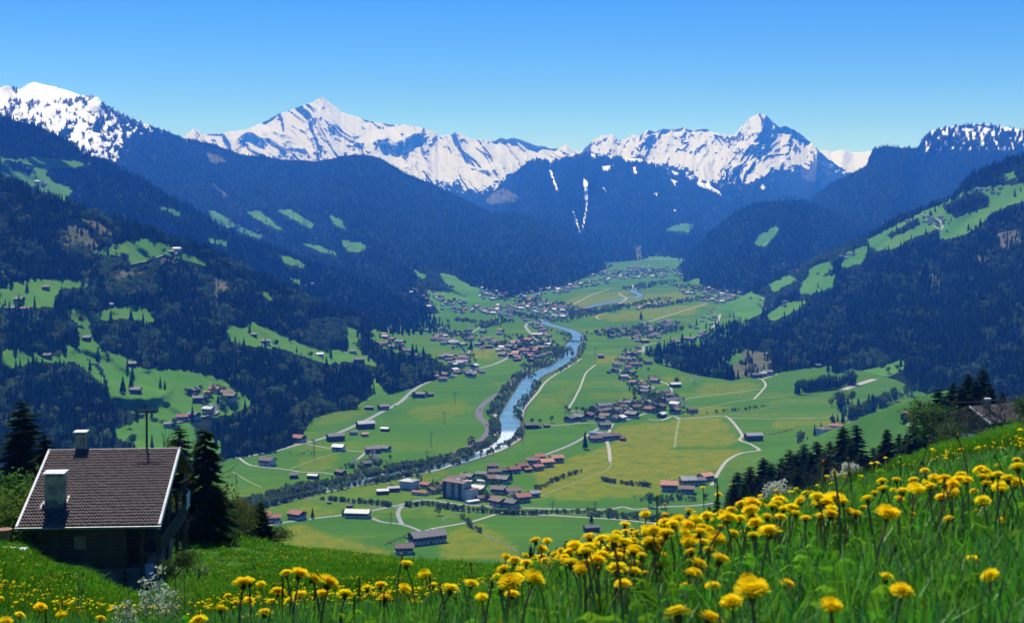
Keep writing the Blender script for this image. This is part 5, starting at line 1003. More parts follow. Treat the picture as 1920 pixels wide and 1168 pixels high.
def deck_chair(lb, l):
    r = thing("deck_chair", lb, "chair", loc(*l), RA+.4)
    MB().hexa([(-.3,-.1,.35),(.3,-.1,.35),(.3,.35,.38),(-.3,.35,.38)], [(-.3,-.1,.4),(.3,-.1,.4),(.3,.35,.43),(-.3,.35,.43)]).build("seat", M_cloth, r)
    MB().hexa([(-.3,.35,.38),(.3,.35,.38),(.3,.4,.38),(-.3,.4,.38)], [(-.3,.6,1.15),(.3,.6,1.15),(.3,.65,1.15),(-.3,.65,1.15)]).build("backrest", M_cloth, r)
    for x in (-.28, .28):
        for y in (-.05, .38): MB().tube((x,y,0), (x,y,.38), .02, .02, 5).build("leg", M_slab, r)
deck_chair("white and blue deck chair on the shaded terrace, left of the middle post", (7.6,-7.0,-.35)); deck_chair("white and blue deck chair on the shaded terrace beside the outer post", (8.7,-7.0,-.35))
# little lean-to, pot and steps at the left
sh = thing("shingled_lean_to", "low grey shingled lean-to roof at the left end of the farmhouse", "shed", loc(-1.6,-6.6,.8), RA)
MB().hexa([(-1.6,-1.2,1.7),(2.0,-1.2,1.2),(2.0,1.2,2.0),(-1.6,1.2,2.4)], [(-1.6,-1.2,1.8),(2.0,-1.2,1.3),(2.0,1.2,2.1),(-1.6,1.2,2.5)]).build("roof", M_conc, sh); MB().box(-1.4, 1.6, -.9, 1.0, -1.5, 1.35).build("wall", M_oldwood, sh)
g_ = hill_at(8, 84); pt_ = thing("flower_pot", "brown terracotta pot at the left edge beside the lean-to", "flower pot", (g_[0], g_[1], g_[2]+.25))
MB().tube((0,0,0), (0,0,.75), .28, .42, 12).build("pot", M_terra, pt_); MB().tube((0,0,.75), (0,0,.86), .47, .47, 12).build("rim", M_terra, pt_)
st = thing("stone_steps", "pale flat stone slabs in the grass at the left edge", "steps", hill_at(12, 70))
for k in range(4): MB().box(-.9+.5*k, -.5+.5*k, -.3, .3, -.1, .10-.02*k).build("stone_slab", M_slab, st)
for u, d, s_, lb in ((300+75, 62, .22, "pale boulder in the grass right of the farmhouse"), (123, 9.5, .10, "small pale stone in the grass at the lower left"), (415, 100, .45, "dark stump in the grass beyond the farmhouse")):
    q = hill_at(u, d); b = MB(); rr = random.Random(u)
    for i in range(3): b.tube((0,0,-.2+.3*i), (rr.uniform(-.1,.1),0,.1+.3*i), 1-.25*i, .8-.3*i, 7)
    r = link("boulder", b.mesh("boulder", M_slab if 'pale' in lb else M_bark), None, (q[0], q[1], q[2]-.05), rr.random(), s_); tag(r, lb, "boulder" if 'pale' in lb else "stump")
# ---- the farmhouse on the right behind the bushes
RD = math.atan2(.44, .9); R0 = P(1818, 762, 280)
rh = thing("hillside_house", "grey brown roofed house with white edged gable half hidden by bushes on the slope", "house", (R0[0], R0[1], R0[2]), RD)
p2_ = .46; w1 = 5.6; w2 = 6.0; Lh = 24
M_oldroof = mat("weathered_roof_tiles", (.20,.165,.14), (.13,.105,.09), .8, rough=.8, detail=8)
rr_ = MB(); rr_.hexa([(0,-w1,-w1*p2_-.2),(Lh,-w1,-w1*p2_-.2),(Lh,0,-.2),(0,0,-.2)], [(0,-w1,-w1*p2_),(Lh,-w1,-w1*p2_),(Lh,0,0),(0,0,0)]); rr_.hexa([(0,0,-.2),(Lh,0,-.2),(Lh,w2,-w2*p2_-.2),(0,w2,-w2*p2_-.2)], [(0,0,0),(Lh,0,0),(Lh,w2,-w2*p2_),(0,w2,-w2*p2_)])
rr_ = rr_.build("roof", M_oldroof, rh)
cs = MB()
for i in range(18):
    y = -w1+i*w1/18; cs.box(.1, Lh, y, y+.10, y*p2_+.0, y*p2_+.09)
tag(cs.build("tile_courses", M_oldroof, rr_), kind='stuff')
MB().hexa([(-.12,-w1-.1,-w1*p2_-.3),(.06,-w1-.1,-w1*p2_-.3),(.06,.05,-.25),(-.12,.05,-.25)], [(-.12,-w1-.1,-w1*p2_+.1),(.06,-w1-.1,-w1*p2_+.1),(.06,.05,.12),(-.12,.05,.12)]).build("barge_board", M_white_board, rr_)
MB().hexa([(-.12,.05,-.3),(.06,.05,-.3),(.06,w2+.1,-w2*p2_-.3),(-.12,w2+.1,-w2*p2_-.3)], [(-.12,.05,.05),(.06,.05,.05),(.06,w2+.1,-w2*p2_+.05),(-.12,w2+.1,-w2*p2_+.05)]).build("barge_board", M_oldwood, rr_)
hw = MB().box(1, Lh-1, -w1+.8, w2-.8, -11, -2.95); gable(hw, 1, Lh-1, -w1+.8, w2-.8, -2.949, .42); hw.build("wall", M_oldwood, rh); MB().box(.9, Lh-.9, -w1+.7, w2-.7, -11, -5.6).build("plaster_base", M_plaster, rh)
for x, y in ((3.2,-1.2),(11.5,-3.2)):
    c_ = MB().box(x, x+.8, y-.4, y+.4, y*p2_-.6, y*p2_+1.9).build("chimney", M_conc, rh); MB().tube((x+.4,y,y*p2_+1.9), (x+.4,y,y*p2_+2.15), .75, .70, 12).build("chimney_cap", M_slab, c_)
# ---- poles with lines on the right
def pole(lb, u, vt, D, arm=True, r=.16):
    g = hill_at(u, D); zt = H-(vt-VH)/F*D; r_ = thing("wooden_pole", lb, "utility pole", (g[0], g[1], g[2]-.5))
    h = zt-g[2]+.5; MB().tube((0,0,0), (0,0,h), r, r*.7, 8).build("shaft", M_steel, r_)
    if arm: MB().box(-.9, .9, -.06, .06, h-.5, h-.35).build("cross_arm", M_steel, r_)
    return (g[0], g[1], zt)
a1 = pole("dark wooden pole at the edge of the right meadow beside the bushes", 1751, 770, 245)
a2 = pole("leaning grey pole behind the first one on the right slope", 1774, 748, 262, False, .12)
for i, (p_, v1, v2) in enumerate(((a2, 0, 716), (a1, 0, 728), (a1, .3, 733))):
    wire("overhead_wire", ("uppermost wire sagging across the dark firs on the right", "middle wire crossing in front of the right firs", "lowest wire passing over the white edged gable")[i], (p_[0], p_[1], p_[2]-.4-v1*2), P(2050, v2-38, 225+i*4), 2.2, .022)
wire("overhead_wire", "upper thin line running down left past the white blossom tree", (a1[0]-.8, a1[1], a1[2]-.45), P(1420, 960, 190), 2.5, .016)
wire("overhead_wire", "lower thin line running down left past the white blossom tree", (a1[0]+.8, a1[1], a1[2]-.6), P(1440, 985, 185), 2.5, .016)
# ---- pylons and poles down in the valley
def pylon(lb, u, v, h=26, w=3.2):
    q = GF(u, v); r = thing("lattice_pylon", lb, "pylon", q); b = MB()
    for sx in (-1, 1):
        for sy in (-1, 1): MB().tube((sx*w*.5, sy*w*.5, 0), (sx*.25, sy*.25, h), .11, .08, 4).build("leg", M_steel, r)
    for k in range(7):
        t0, t1 = k/7, (k+1)/7
        for s in (-1, 1): b.tube((s*w*.5*(1-t0), -w*.5*(1-t0), h*t0), (-s*w*.5*(1-t1), -w*.5*(1-t1), h*t1), .05, .05, 3); b.tube((-w*.5*(1-t0), s*w*.5*(1-t0), h*t0), (-w*.5*(1-t1), -s*w*.5*(1-t1), h*t1), .05, .05, 3)
    b.build("bracing", M_steel, r)
    for z, l in ((h*.80, 4.6), (h*.92, 3.2)): MB().box(-l, l, -.12, .12, z-.12, z+.12).build("cross_arm", M_steel, r)
for u, v, h, lb in ((808,839,20,"grey lattice pylon between the highway and the field barns"),(833,797,20,"lattice pylon in the meadow left of the highway bend"),(853,757,19,"lattice pylon on the upper meadow left of the highway"),(589,862,24,"lattice pylon beside the crossing grass tracks"),(1116,684,36,"tall lattice pylon at the end of the straight meadow lane"),(1060,788,14,"thin pylon right of the river bend"),(980,832,16,"thin pylon right of the river rapids"),(905,672,26,"lattice pylon in the small yellow field"),(443,911,14,"thin pole in the meadow right of the big spruce"),(1268,620,26,"lattice pylon beyond the large right village"),(1115,600,36,"tall lattice pylon in the upper valley fields"),(800,862,12,"short pole near the river thicket"),(733,983,12,"short pole beside the curved white lane")): pylon(lb, u, v, h, 2.6 if h > 15 else .5)
# ================================================================ NEAR TREES AND BUSHES
def spruce_mesh(name, seed, whorls=40, per=8, base=.05, r=.17, droop=.45, mat_=M_spruce_n, twigs=9):
    R = random.Random(seed); b = MB()
    for i in range(whorls):
        f = i/whorls; z0 = base+(1-base)*f**.95; L = r*(1-f)**.75*R.uniform(.7, 1.12)+.012; a0 = R.random()*6
        for k in range(per):
            a = a0+6.283*k/per+R.uniform(-.25, .25); l = L*R.uniform(.65, 1.2); d = np.array((math.cos(a), math.sin(a), 0)); s = np.array((-d[1], d[0], 0)); z_ = z0+R.uniform(-.022, .022)
            pts = [np.array((0,0,z_))+d*l*t+np.array((0,0,-droop*l*(t**1.4)+.22*l*max(0, t-.75)*2)) for t in np.linspace(0, 1, 5)]
            for q in range(4): 
                w0 = .0035; b.add([pts[q]-s*w0, pts[q]+s*w0, pts[q+1]+s*w0, pts[q+1]-s*w0], [(0,1,2,3)])
            for q in range(twigs):
                t = .15+.85*q/(twigs-1); j = min(3, int(t*4)); c = pts[j]+(pts[j+1]-pts[j])*(t*4-j); tl = l*(.30*(1-t)+.13)*R.uniform(.7, 1.2); 
                for sg in (-1, 1):
                    e = d*.75*tl+s*sg*tl*.8+np.array((0,0,-.35*tl*R.uniform(.4, 1.6))); wv = d*.018*(1+R.random())
                    b.add([c, c+e*.5+wv, c+e, c+e*.5-wv], [(0,1,2,3)])
                if R.random() < .7:
                    e = np.array((0,0,-tl*.7))+d*.2*tl; b.add([c, c+e*.5+d*.012, c+e, c+e*.5-d*.012], [(0,1,2,3)])
    return b.mesh(name, mat_)
SPR = [spruce_mesh("spruce_crown_%d" % i, 60+i, r=r_, per=p_) for i, (r_, p_) in enumerate(((.17,8),(.20,8),(.15,7)))]
BIGS = spruce_mesh("drooping_spruce_crown", 77, whorls=26, per=6, r=.25, droop=.8, twigs=13, base=.02)
TRK = MB().tube((0,0,-.08), (0,0,.97), .018, .003, 8).mesh("trunk_shape", M_bark)
def spruce_tree(lb, u, vt, D, crown, group=None, wm=1.0, zb=None, name="spruce_tree"):
    g = hill_at(u, D); zt = H-(vt-VH)/F*D; z0 = g[2]-.3 if zb is None else zb; h = zt-z0
    r = thing(name, lb, "tree", (g[0], g[1], z0), random.uniform(0, 6), group, (h*wm, h*wm, h)); link("crown", crown, r); link("trunk", TRK, r); return r
RT = [(1383,884,440,0),(1406,874,445,1),(1419,890,420,2),(1432,857,450,1),(1447,868,430,0),(1466,857,455,2),(1481,843,450,1),(1493,850,430,0),(1507,832,460,1),(1520,845,440,2),(1532,827,455,0),(1545,843,430,1),(1556,826,465,2),(1581,798,440,1),(1606,796,450,0),(1594,830,420,2),(1625,850,480,2),(1638,838,500,0),(1663,804,380,0),(1649,832,420,2),(1686,812,460,2),(1714,784,330,0),(1700,812,350,1),(1733,800,340,2),(1760,728,360,0),(1772,742,345,2),(1787,716,365,1),(1802,725,350,0),(1816,700,370,1),(1830,712,350,2),(1843,690,370,1),(1857,722,360,0),(1880,735,375,2),(1905,745,380,1),(1368,918,400,2),(1395,905,400,0)]+[(1376+i*17, 905-i*5+(i*37 % 23), 385+(i*29 % 40), i % 3) for i in range(15)]+[(1640+i*13, 858-i*3+(i*31 % 17), 400+(i*29 % 60), i % 3) for i in range(7)]
LBW = ["leftmost low dark fir of the right fir row", "dark fir second from the left in the right fir row", "short fir in front of the left part of the fir row"]
for i, (u, vt, D, k) in enumerate(RT):
    grp = "firs along the edge of the right meadow" if u < 1600 else ("firs behind the hillside house" if u > 1750 else "firs between the meadow and the farmhouse")
    if u == 1663: lb = "single pointed dark fir standing clear right of the white blossom tree"
    elif u == 1714: lb = "broad dark fir in front of the gravel yard of the spur farm"
    elif u == 1606: lb = "tall dark fir, right one of the pair in front of the red roofed houses"
    elif u == 1581: lb = "tall dark fir, left one of the pair in front of the red roofed houses"
    elif u == 1843: lb = "tallest dark fir behind the hillside house"
    elif u == 1383: lb = LBW[0]
    else: lb = {"firs along the edge of the right meadow": "dark fir in the dense row below the winding lane", "firs behind the hillside house": "dark fir in the tall group behind the hillside house", "firs between the meadow and the farmhouse": "dark fir on the slope between the row and the hillside house"}[grp]
    spruce_tree(lb, u, vt, D, SPR[k], grp, 1.5 if u < 1600 else 1.5)
spruce_tree("big ragged spruce with drooping branches right of the farmhouse", 385, 800, 118, BIGS, wm=1.2, zb=268)
spruce_tree("dark ragged spruce behind the farmhouse at the left edge", 42, 752, 150, SPR[1], wm=1.5, zb=262)
spruce_tree("second dark spruce left of the farmhouse behind the green bush", 84, 812, 142, SPR[0], wm=1.3, zb=264)
spruce_tree("small bushy spruce standing right of the bare bushes on the meadow rim", 488, 940, 140, SPR[1], wm=2.0)
spruce_tree("spruce top rising behind the farmhouse ridge", 338, 800, 128, SPR[2], wm=1.3, zb=266)
for u, vt, D, lb in ((1062,1012,240,"dark fir tip, left one showing behind the dandelions"),(1080,1008,250,"dark fir tip, tallest one showing behind the dandelions"),(1100,1016,245,"dark fir tip right of the tallest one behind the dandelions"),(1045,1024,235,"dark low fir tip at the left of the dandelion gap"),(995,1022,230,"dark fir left of the dandelion clump"),(1120,1014,240,"rightmost dark fir tip behind the dandelions"),(1010,1030,228,"short dark fir beside the left fir behind the dandelions"),(1030,1034,228,"low dark fir between the dandelion stalks"),(1345,930,380,"small dark fir left of the fir row"),(1330,948,375,"little dark fir at the bottom of the white lane")):
    spruce_tree(lb, u, vt, D, SPR[2], wm=1.2)
def floor_spruce(lb, u, v, h, g=None): 
    q = GF(u, v); r = thing("spruce_tree", lb, "tree", q, random.random()*6, g, (h*1.3, h*1.3, h)); link("crown", P_con[1].data, r); link("trunk", TRK, r)
for u, v, h, lb in ((1097,842,24,"big dark spruce on the lower edge of the middle village"),(858,895,0,""),(958,909-8,13,"dark fir at the end of the dark house group"),(586,971,11,"small round fir by the red brown chalet"),(1109,981,11,"dark fir behind the lone dark barn"),(643,968,9,"dark fir at the left end of the long grey roofed house"),(812,910,9,"dark cypress between the roofs of the west hotel village"),(790,906,9,"dark cypress beside the red brown gabled house"),(883,657,26,"dark conifer on the green slope above the village ribbon"),(1202,600,28,"dark conifer standing alone in the upper fields"),(1580,760,24,"dark conifer by the end of the straight lane"),(1390,836,0,"")):
    if h: floor_spruce(lb, u, v, h)
# bushes, leafy and blossoming trees
def leafy(name, lb, u, vt, D, kind, cat="tree", wm=1.0, group=None, zb=None, seed=1):
    g = hill_at(u, D); zt = H-(vt-VH)/F*D; z0 = g[2]-.2 if zb is None else zb; h = zt-z0
    key = (kind, seed % 2)
    if key not in LF:
        if kind == 'bare': me, tips = bare_mesh("bare_branches_%d" % seed, seed, 6, M_twig, r0=.018); LF[key] = (me, None)
        elif kind == 'bush': me, tips = bare_mesh("bush_branches_%d" % seed, seed, 5, M_bark, spread=.8, up=.1, r0=.012); LF[key] = (me, spray_mesh("bush_leaves_%d" % seed, tips, seed, 5200, .018, .05, M_bright))
        elif kind == 'olive': me, tips = bare_mesh("olive_bush_branches_%d" % seed, seed, 5, M_bark, spread=.8, up=.1, r0=.012); LF[key] = (me, spray_mesh("olive_bush_leaves_%d" % seed, tips, seed, 4200, .014, .05, M_decid))
        elif kind == 'blossom': me, tips = bare_mesh("blossom_branches_%d" % seed, seed, 5, M_bark, spread=.6, up=.2, r0=.02); LF[key] = (me, spray_mesh("blossoms_%d" % seed, tips, seed, 3400, .016, .035, M_blos))
        else: me, tips = bare_mesh("tree_branches_%d" % seed, seed, 5, M_bark, r0=.02); LF[key] = (me, spray_mesh("tree_leaves_%d" % seed, tips, seed, 3800, .018, .05, M_decid))
        zs = [v.co.z for v in me.vertices]; 
        if LF[key][1]: zs += [v.co.z for v in LF[key][1].vertices]
        k_ = 1.0/max(zs)
        for m_ in LF[key]:
            if m_:
                for v_ in m_.vertices: v_.co *= k_
    bm_, lm_ = LF[key]
    r = thing(name, lb, cat, (g[0], g[1], z0), random.uniform(0, 6), group, (h*wm, h*wm, h)); link("branches", bm_, r)
    if lm_: link("blossoms" if kind == 'blossom' else "leaves", lm_, r)
LF = {}
leafy("blossom_tree", "white blossoming tree in front of the dark fir row", 1455, 893, 330, 'blossom', wm=1.2, seed=3)
leafy("blossom_tree", "larger airy white blossoming tree below the pair of tall firs", 1603, 862, 260, 'blossom', wm=1.1, seed=4)
leafy("blossom_bush", "small white blossoming bush at the left tip of the right meadow", 1662, 878, 200, 'blossom', "bush", wm=1.6, seed=3)
leafy("bare_tree", "bare grey tree among the dark firs of the right row", 1530, 852, 300, 'bare', wm=1.3, seed=5)
leafy("bare_tree", "bare thin tree standing beside the leaning pole", 1785, 760, 250, 'bare', wm=1.0, seed=6)
leafy("leafy_tree", "pale green leafy tree behind the first wooden pole", 1745, 742, 300, 'bush', wm=1.2, seed=7)
leafy("leafy_tree", "olive green young tree left of the first wooden pole", 1692, 872, 300, 'bush', wm=1.0, seed=8)
for i, (u, vt, D, k, lb) in enumerate(((1795,782,262,'olive',"grey olive bush covering the gable of the hillside house"),(1815,790,258,'bare',"bare twiggy bush in front of the gable of the hillside house"),(1838,792,255,'bare',"bare bush under the white barge board"),(1868,745,262,'bare',"tall bare shrub in front of the hillside roof"),(1885,752,258,'bare',"second tall bare shrub in front of the hillside roof"),(1912,740,248,'olive',"round olive bush at the right edge above the meadow"),(1900,778,244,'olive',"low olive bush at the foot of the round one by the right edge"),(1775,815,248,'olive',"low brownish bush at the left corner of the hillside house"),(1855,806,250,'bush',"light green low bush on the upper meadow edge"),(1820,818,246,'bare',"low bare bush on the meadow edge"),(1880,800,246,'bare',"spreading bare bush on the meadow edge near the right"),(1722,850,250,'olive',"low dark olive bush left of the pole foot"),(1790,830,246,'olive',"small bush right of the pole foot"))):
    leafy("bush", lb, u, vt, D, k, "bush", 1.5, seed=5+i)
for i, (u, vt, D, k, wm, lb, zb) in enumerate(((20,862,108,'olive',1.1,"tall grey green bush at the left edge behind the farmhouse",272),(62,868,106,'bush',.9,"bright green bush along the left barge board",273),(8,930,98,'bush',1.1,"bright green low bush at the left edge under the roof line",274.5),(-30,880,112,'olive',1.2,"olive bush running out of the left edge",272),(45,905,103,'bush',1.0,"fresh green bush between the spruce and the roof",274),
   (300,805,125,'bare',.8,"bare crown of an old fruit tree behind the ridge",266),(262,818,128,'bare',.8,"left bare branches behind the ridge near the pole",266),(440,930,138,'olive',1.1,"grey bare bush right of the drooping spruce",None),(462,936,142,'bare',1.3,"thin bare bush left of the small bushy spruce",None),(425,952,136,'bare',1.6,"low bare bush at the foot of the drooping spruce",None),(505,975,146,'olive',1.6,"low twiggy bush right of the small bushy spruce",None),(352,1028,88,'olive',1.3,"weedy bush at the right foot of the farmhouse",None),(372,1040,80,'bare',1.2,"dry twiggy weeds right of the farmhouse terrace",None))):
    leafy("bush", lb, u, vt, D, k, "bush", wm, seed=11+i, zb=zb)
# countable trees standing in the valley
VT = [(878,988,15,'bare',"dark bare tree by the crossing of brook and lane"),(1036,957,17,'bare',"brown bare tree on the village road east of the hotel village"),(1117,957,17,'bare',"second brown bare tree further east on the village road"),(663,955,13,'bare',"bare tree behind the long grey roofed house"),(827,932,14,'dec',"bright leafy tree at the left corner of the hotel"),(912,939,11,'dec',"leafy tree by the pale canopy roof"),(733,908,11,'dec',"pale tree behind the grey barn"),(884,838,14,'red',"reddish tree beside the highway"),(823,966,9,'dec',"small tree where the ditch starts"),(703,858+12,16,'bls',"pale leafy tree beside the dark hut near the river"),(665,880,16,'bls',"pale round tree above the river thicket"),(1216,950,15,'dec',"dark leafy clump at the bend of the village road"),(1240,952,12,'dec',"leafy bush right of the dark clump"),(1190,940,11,'bare',"thin bare tree left of the dark clump"),(1302,720,17,'bls',"pale tree alone in the meadow right of the middle village"),(1268,722,14,'dec',"dark tree behind the white roofed barn"),(1284,765,13,'bls',"pale tree among the last houses of the middle village"),(1034,792,10,'dec',"round tree north of the river lane"),(996,795,9,'dec',"leafy tree at the river end of the lane"),(940,880,0,'',''),(1013,795,8,'dec',"small tree beside the river lane barns"),(775,748,12,'dec',"dark tree behind the roadside barn"),(798,744,11,'dec',"dark tree behind the small roadside hut"),(640,886,14,'bare',"bare tree at the barn by the river"),(1560,762,13,'dec',"leafy tree near the brook behind the spur"),(1128,590,0,'',''),(1340,912,10,'dec',"bush at the bottom of the winding lane"),(402,866,10,'dec',"leafy tree beside the roadside barn"),(418,872,9,'dec',"thin leafy tree right of the blue grey house")]
M_red = leafmat("reddish_young_leaves", (.16,.07,.03), (.20,.10,.04), trans=.35)
RED = blob_mesh("reddish_tree", 51, mat_=M_red)
for u, v, h, k, lb in VT:
    if not h: continue
    me = {'bare': P_bare[0].data, 'dec': P_dec[len(lb) % 2].data, 'bls': P_bls[0].data, 'red': RED}[k]
    o = link("valley_tree", me, None, GF(u, v), random.random()*6, (h*1.1, h*1.1, h)); tag(o, lb, "tree")
gp = "fruit trees of the slope hamlets and villages"
for poly, n, sl in (([(345,735),(440,720),(450,760),(400,775),(350,750)], 40, 1), ([(640,640),(800,660),(820,690),(700,670)], 22, 1), ([(1060,770),(1180,755),(1190,785),(1070,785)], 24, 0), ([(1190,745),(1280,740),(1290,780),(1200,780)], 20, 0), ([(770,900),(900,895),(1000,935),(820,945)], 16, 0), ([(1120,655),(1230,700),(1230,720),(1150,690)], 18, 0), ([(1400,560),(1500,540),(1560,500),(1430,590)], 30, 1)):
    xs = [p[0] for p in poly]; ys = [p[1] for p in poly]; c_ = 0
    while c_ < n:
        u = RC.uniform(min(xs), max(xs)); v = RC.uniform(min(ys), max(ys))
        if not inpoly(np.array([u]), np.array([v]), poly)[0]: continue
        q = hit(u, v) if sl else GF(u, v); c_ += 1; h = RC.uniform(7, 12); bl = RC.random() < .35
        o = link("fruit_tree", P_bls[0].data if bl else P_dec[RC.randint(0, 1)].data, None, q, RC.uniform(0, 6), (h, h, h*.9)); tag(o, ("pale blossoming fruit tree among the village houses" if bl else "green fruit tree among the village houses"), "tree", gp)
# ---- grazing cattle and cars
def cow_mesh():
    b = MB(); b.tube((-.8,0,1.05), (.1,0,1.1), .36, .40, 8); b.tube((.1,0,1.1), (.75,0,1.12), .40, .34, 8); b.tube((.7,0,1.2), (1.15,0,1.0), .2, .15, 6); b.tube((1.1,0,1.05), (1.5,0,.75), .15, .09, 6)
    for x in (-.65, .6):
        for y in (-.2, .2): b.tube((x,y,0), (x,y,.9), .06, .10, 5)
    b.tube((-.85,0,1.2), (-.95,0,.5), .04, .02, 4); return b.mesh("cow", mat("brown_cow_hide", (.10,.06,.04), (.35,.30,.26), .8, rnd=.4, lo=.45, hi=.55))
CM = cow_mesh()
def herd(lb, grp, line, n, jit):
    for i in range(n):
        t = (i+.5)/n*(len(line)-1); j = min(int(t), len(line)-2); f = t-j; u = line[j][0]+(line[j+1][0]-line[j][0])*f+RC.gauss(0, jit); v = line[j][1]+(line[j+1][1]-line[j][1])*f+RC.gauss(0, jit*.4)
        tag(link("cow", CM, None, GF(u, v), RC.uniform(0, 6), 1.15), lb, "cow", grp)
herd("small cow in the row right of the lone barn", "cows in a row beside the lone barn", [(1434,816),(1465,811),(1486,806)], 22, 1.5)
herd("small cow grazing left of the long dark farm", "cows grazing by the long dark farm", [(722,1022),(745,1012),(765,1006)], 14, 3); herd("small cow on the meadow below the middle village", "cows below the middle village", [(1075,799),(1110,797)], 12, 5); herd("small cow on the meadow by the crossing tracks", "cows by the crossing tracks", [(550,852),(590,848)], 16, 6)
CB = MB().box(-2.1, 2.1, -.85, .85, .3, .85).mesh("car_body", None); CBN = MB(); CBN.hexa([(-1.5,-.8,.85),(1.2,-.8,.85),(1.2,.8,.85),(-1.5,.8,.85)], [(-1.1,-.68,1.4),(.6,-.68,1.4),(.6,.68,1.4),(-1.1,.68,1.4)]); CBN = CBN.mesh("car_cabin", M_glass); WH = MB().tube((0,-.9,.32), (0,.9,.32), .32, .32, 8).mesh("car_wheels", M_steel)
CB.materials.append(M_steel)
for u, v, rf, a, lb in ((587,826,'dark',20,"dark car on the main road right of the forest edge house"),(741,762,'grey',40,"grey car on the bend of the main road"),(768,742,'pale',50,"pale car on the upper main road"),(395,862,'pale',0,"pale car on the main road at the far left"),(455,858,'dark',0,"dark car on the main road left of the lane junction"),(900,768,'pale',80,"pale car on the dark highway bend"),(912,796,'red',100,"red car on the dark highway curve"),(860,903,'pale',20,"white car parked by the pale low shed"),(870,948,'pale',5,"white car on the village road below the hotel"),(905,950,'red',5,"red car on the village road below the hotel"),(520,981,'pale',12,"white car in front of the red roofed house"),(770,1022,'dark',30,"dark car in the yard of the long dark farm")):
    r = thing("parked_car" if 'parked' in lb or 'yard' in lb or 'front' in lb else "car", lb, "car", GF(u, v, .3), math.radians(a), None, 1.15)
    o = link("body", CB, r); o.material_slots[0].link = 'OBJECT'; o.material_slots[0].material = RM[rf]; link("cabin", CBN, r)
    for x in (-1.35, 1.35): link("wheel", WH, r, (x, 0, 0))
for i, (u, vt, D, k, wm, lb) in enumerate(((352,925,116,'bare',.8,"brown twiggy shrub between the farmhouse gable and the drooping spruce"),(405,900,124,'olive',1.3,"olive shrub leaning out from the drooping spruce"),(425,935,128,'olive',1.5,"grey green shrub at the foot of the drooping spruce"))):
    leafy("bush", lb, u, vt, D, k, "bush", wm, seed=31+i, zb=None)
# ================================================================ MEADOW: GRASS AND DANDELIONS
M_grass = leafmat("meadow_grass", (.060,.225,.009), (.110,.32,.016), trans=.5, rnd=.4, scale=9, gloss=.05, hue=.02)
M_grass2 = leafmat("young_grass", (.085,.26,.011), (.13,.33,.018), trans=.5, rnd=.3, scale=9)
M_grassf = leafmat("short_meadow_grass", (.050,.165,.007), (.085,.215,.012), trans=.4, rnd=.35, scale=2)
M_dry = leafmat("dry_grass", (.30,.27,.14), (.20,.17,.08), trans=.3, rnd=.3)
M_pet = leafmat("dandelion_petals", (.90,.66,.006), (.95,.74,.010), trans=.35, rnd=.08, scale=40, hue=.008)
M_petc = leafmat("dandelion_centre", (.90,.52,.003), (.85,.44,.003), trans=.2, rnd=.1, scale=60)
M_stalk = leafmat("dandelion_stalk", (.20,.27,.08), (.26,.20,.10), trans=.3, rnd=.2, scale=6)
M_bud = leafmat("closed_bud_green", (.06,.07,.02), (.14,.09,.02), trans=.1, rnd=.3, scale=30)
def grass_mesh(name, seed, n, hgt, rad, wdt, mat_, bend=.35):
    R = random.Random(seed); b = MB()
    for _ in range(n):
        a = R.random()*6.283; q = rad*math.sqrt(R.random()); x, y = math.cos(a)*q, math.sin(a)*q; h = hgt*R.uniform(.45, 1.1); th = R.random()*6.283; w = wdt*R.uniform(.6, 1.3)
        d = np.array((math.cos(th), math.sin(th), 0)); s = np.array((-d[1], d[0], 0))*w; bd = bend*R.uniform(.2, 1.6); p0 = np.array((x, y, -.02))
        ps = [p0+d*h*bd*(t**2)+np.array((0,0,h*t*(1-.22*bd*t))) for t in (0, .4, .75, 1.0)]
        b.add([ps[0]-s, ps[0]+s, ps[1]-s*.9, ps[1]+s*.9, ps[2]-s*.6, ps[2]+s*.6, ps[3]], [(0,1,3,2),(2,3,5,4),(4,5,6)])
    return b.mesh(name, mat_)
def leafclump_mesh(name, seed, mat_):
    R = random.Random(seed); b = MB()
    for k in range(9):
        a = k*.7+R.random()*.4; d = np.array((math.cos(a), math.sin(a), 0)); s = np.array((-d[1], d[0], 0)); L = R.uniform(.10, .17); up = R.uniform(.3, .9); pr = []
        for i in range(6):
            t = i/5; c = d*L*t+np.array((0,0,L*up*math.sin(t*2.2))); w = (.003+.009*math.sin(min(1, t*1.15)*2.9))*(1 if i % 2 else .55); pr.append((c-s*w, c+s*w))
        vs = [v for p in pr for v in p]; b.add(vs, [(2*i, 2*i+1, 2*i+3, 2*i+2) for i in range(5)])
    return b.mesh(name, mat_)
P_gr = [proto("grass_clump_shape", grass_mesh("grass_clump_%d" % i, 200+i, 34, h_, .075, w_, m_)) for i, (h_, w_, m_) in enumerate(((.17,.0024,M_grass),(.21,.0028,M_grass),(.15,.0030,M_grass2),(.13,.0045,M_grass)))]
P_gr.append(proto("leaf_rosette_shape", leafclump_mesh("leaf_rosette", 5, M_grass2))); P_gr.append(proto("dry_blade_shape", grass_mesh("dry_blades", 9, 3, .20, .05, .0022, M_dry)))
P_grf = [proto("short_grass_shape", grass_mesh("short_grass_%d" % i, 220+i, 30, h_, .08, w_, M_grassf)) for i, (h_, w_) in enumerate(((.15,.004),(.18,.004),(.13,.005),(.12,.006)))]
def hill_pts(n, d0, d1, u0=-120, u1=2050, p=0):
    u = rng.uniform(u0, u1, n); D = d0*(d1/d0)**(rng.random(n)**(1+p)) if p >= 0 else None
    z = H-hill_drop(u, D); return u, D, np.stack([(u-UH)/F*D, D, z], 1)
def near_mask(u, D):   # keep grass off the farmhouse plot
    x = (u-UH)/F*D; return ~((x > -36) & (x < -24.2) & (D > 94) & (D < 112))
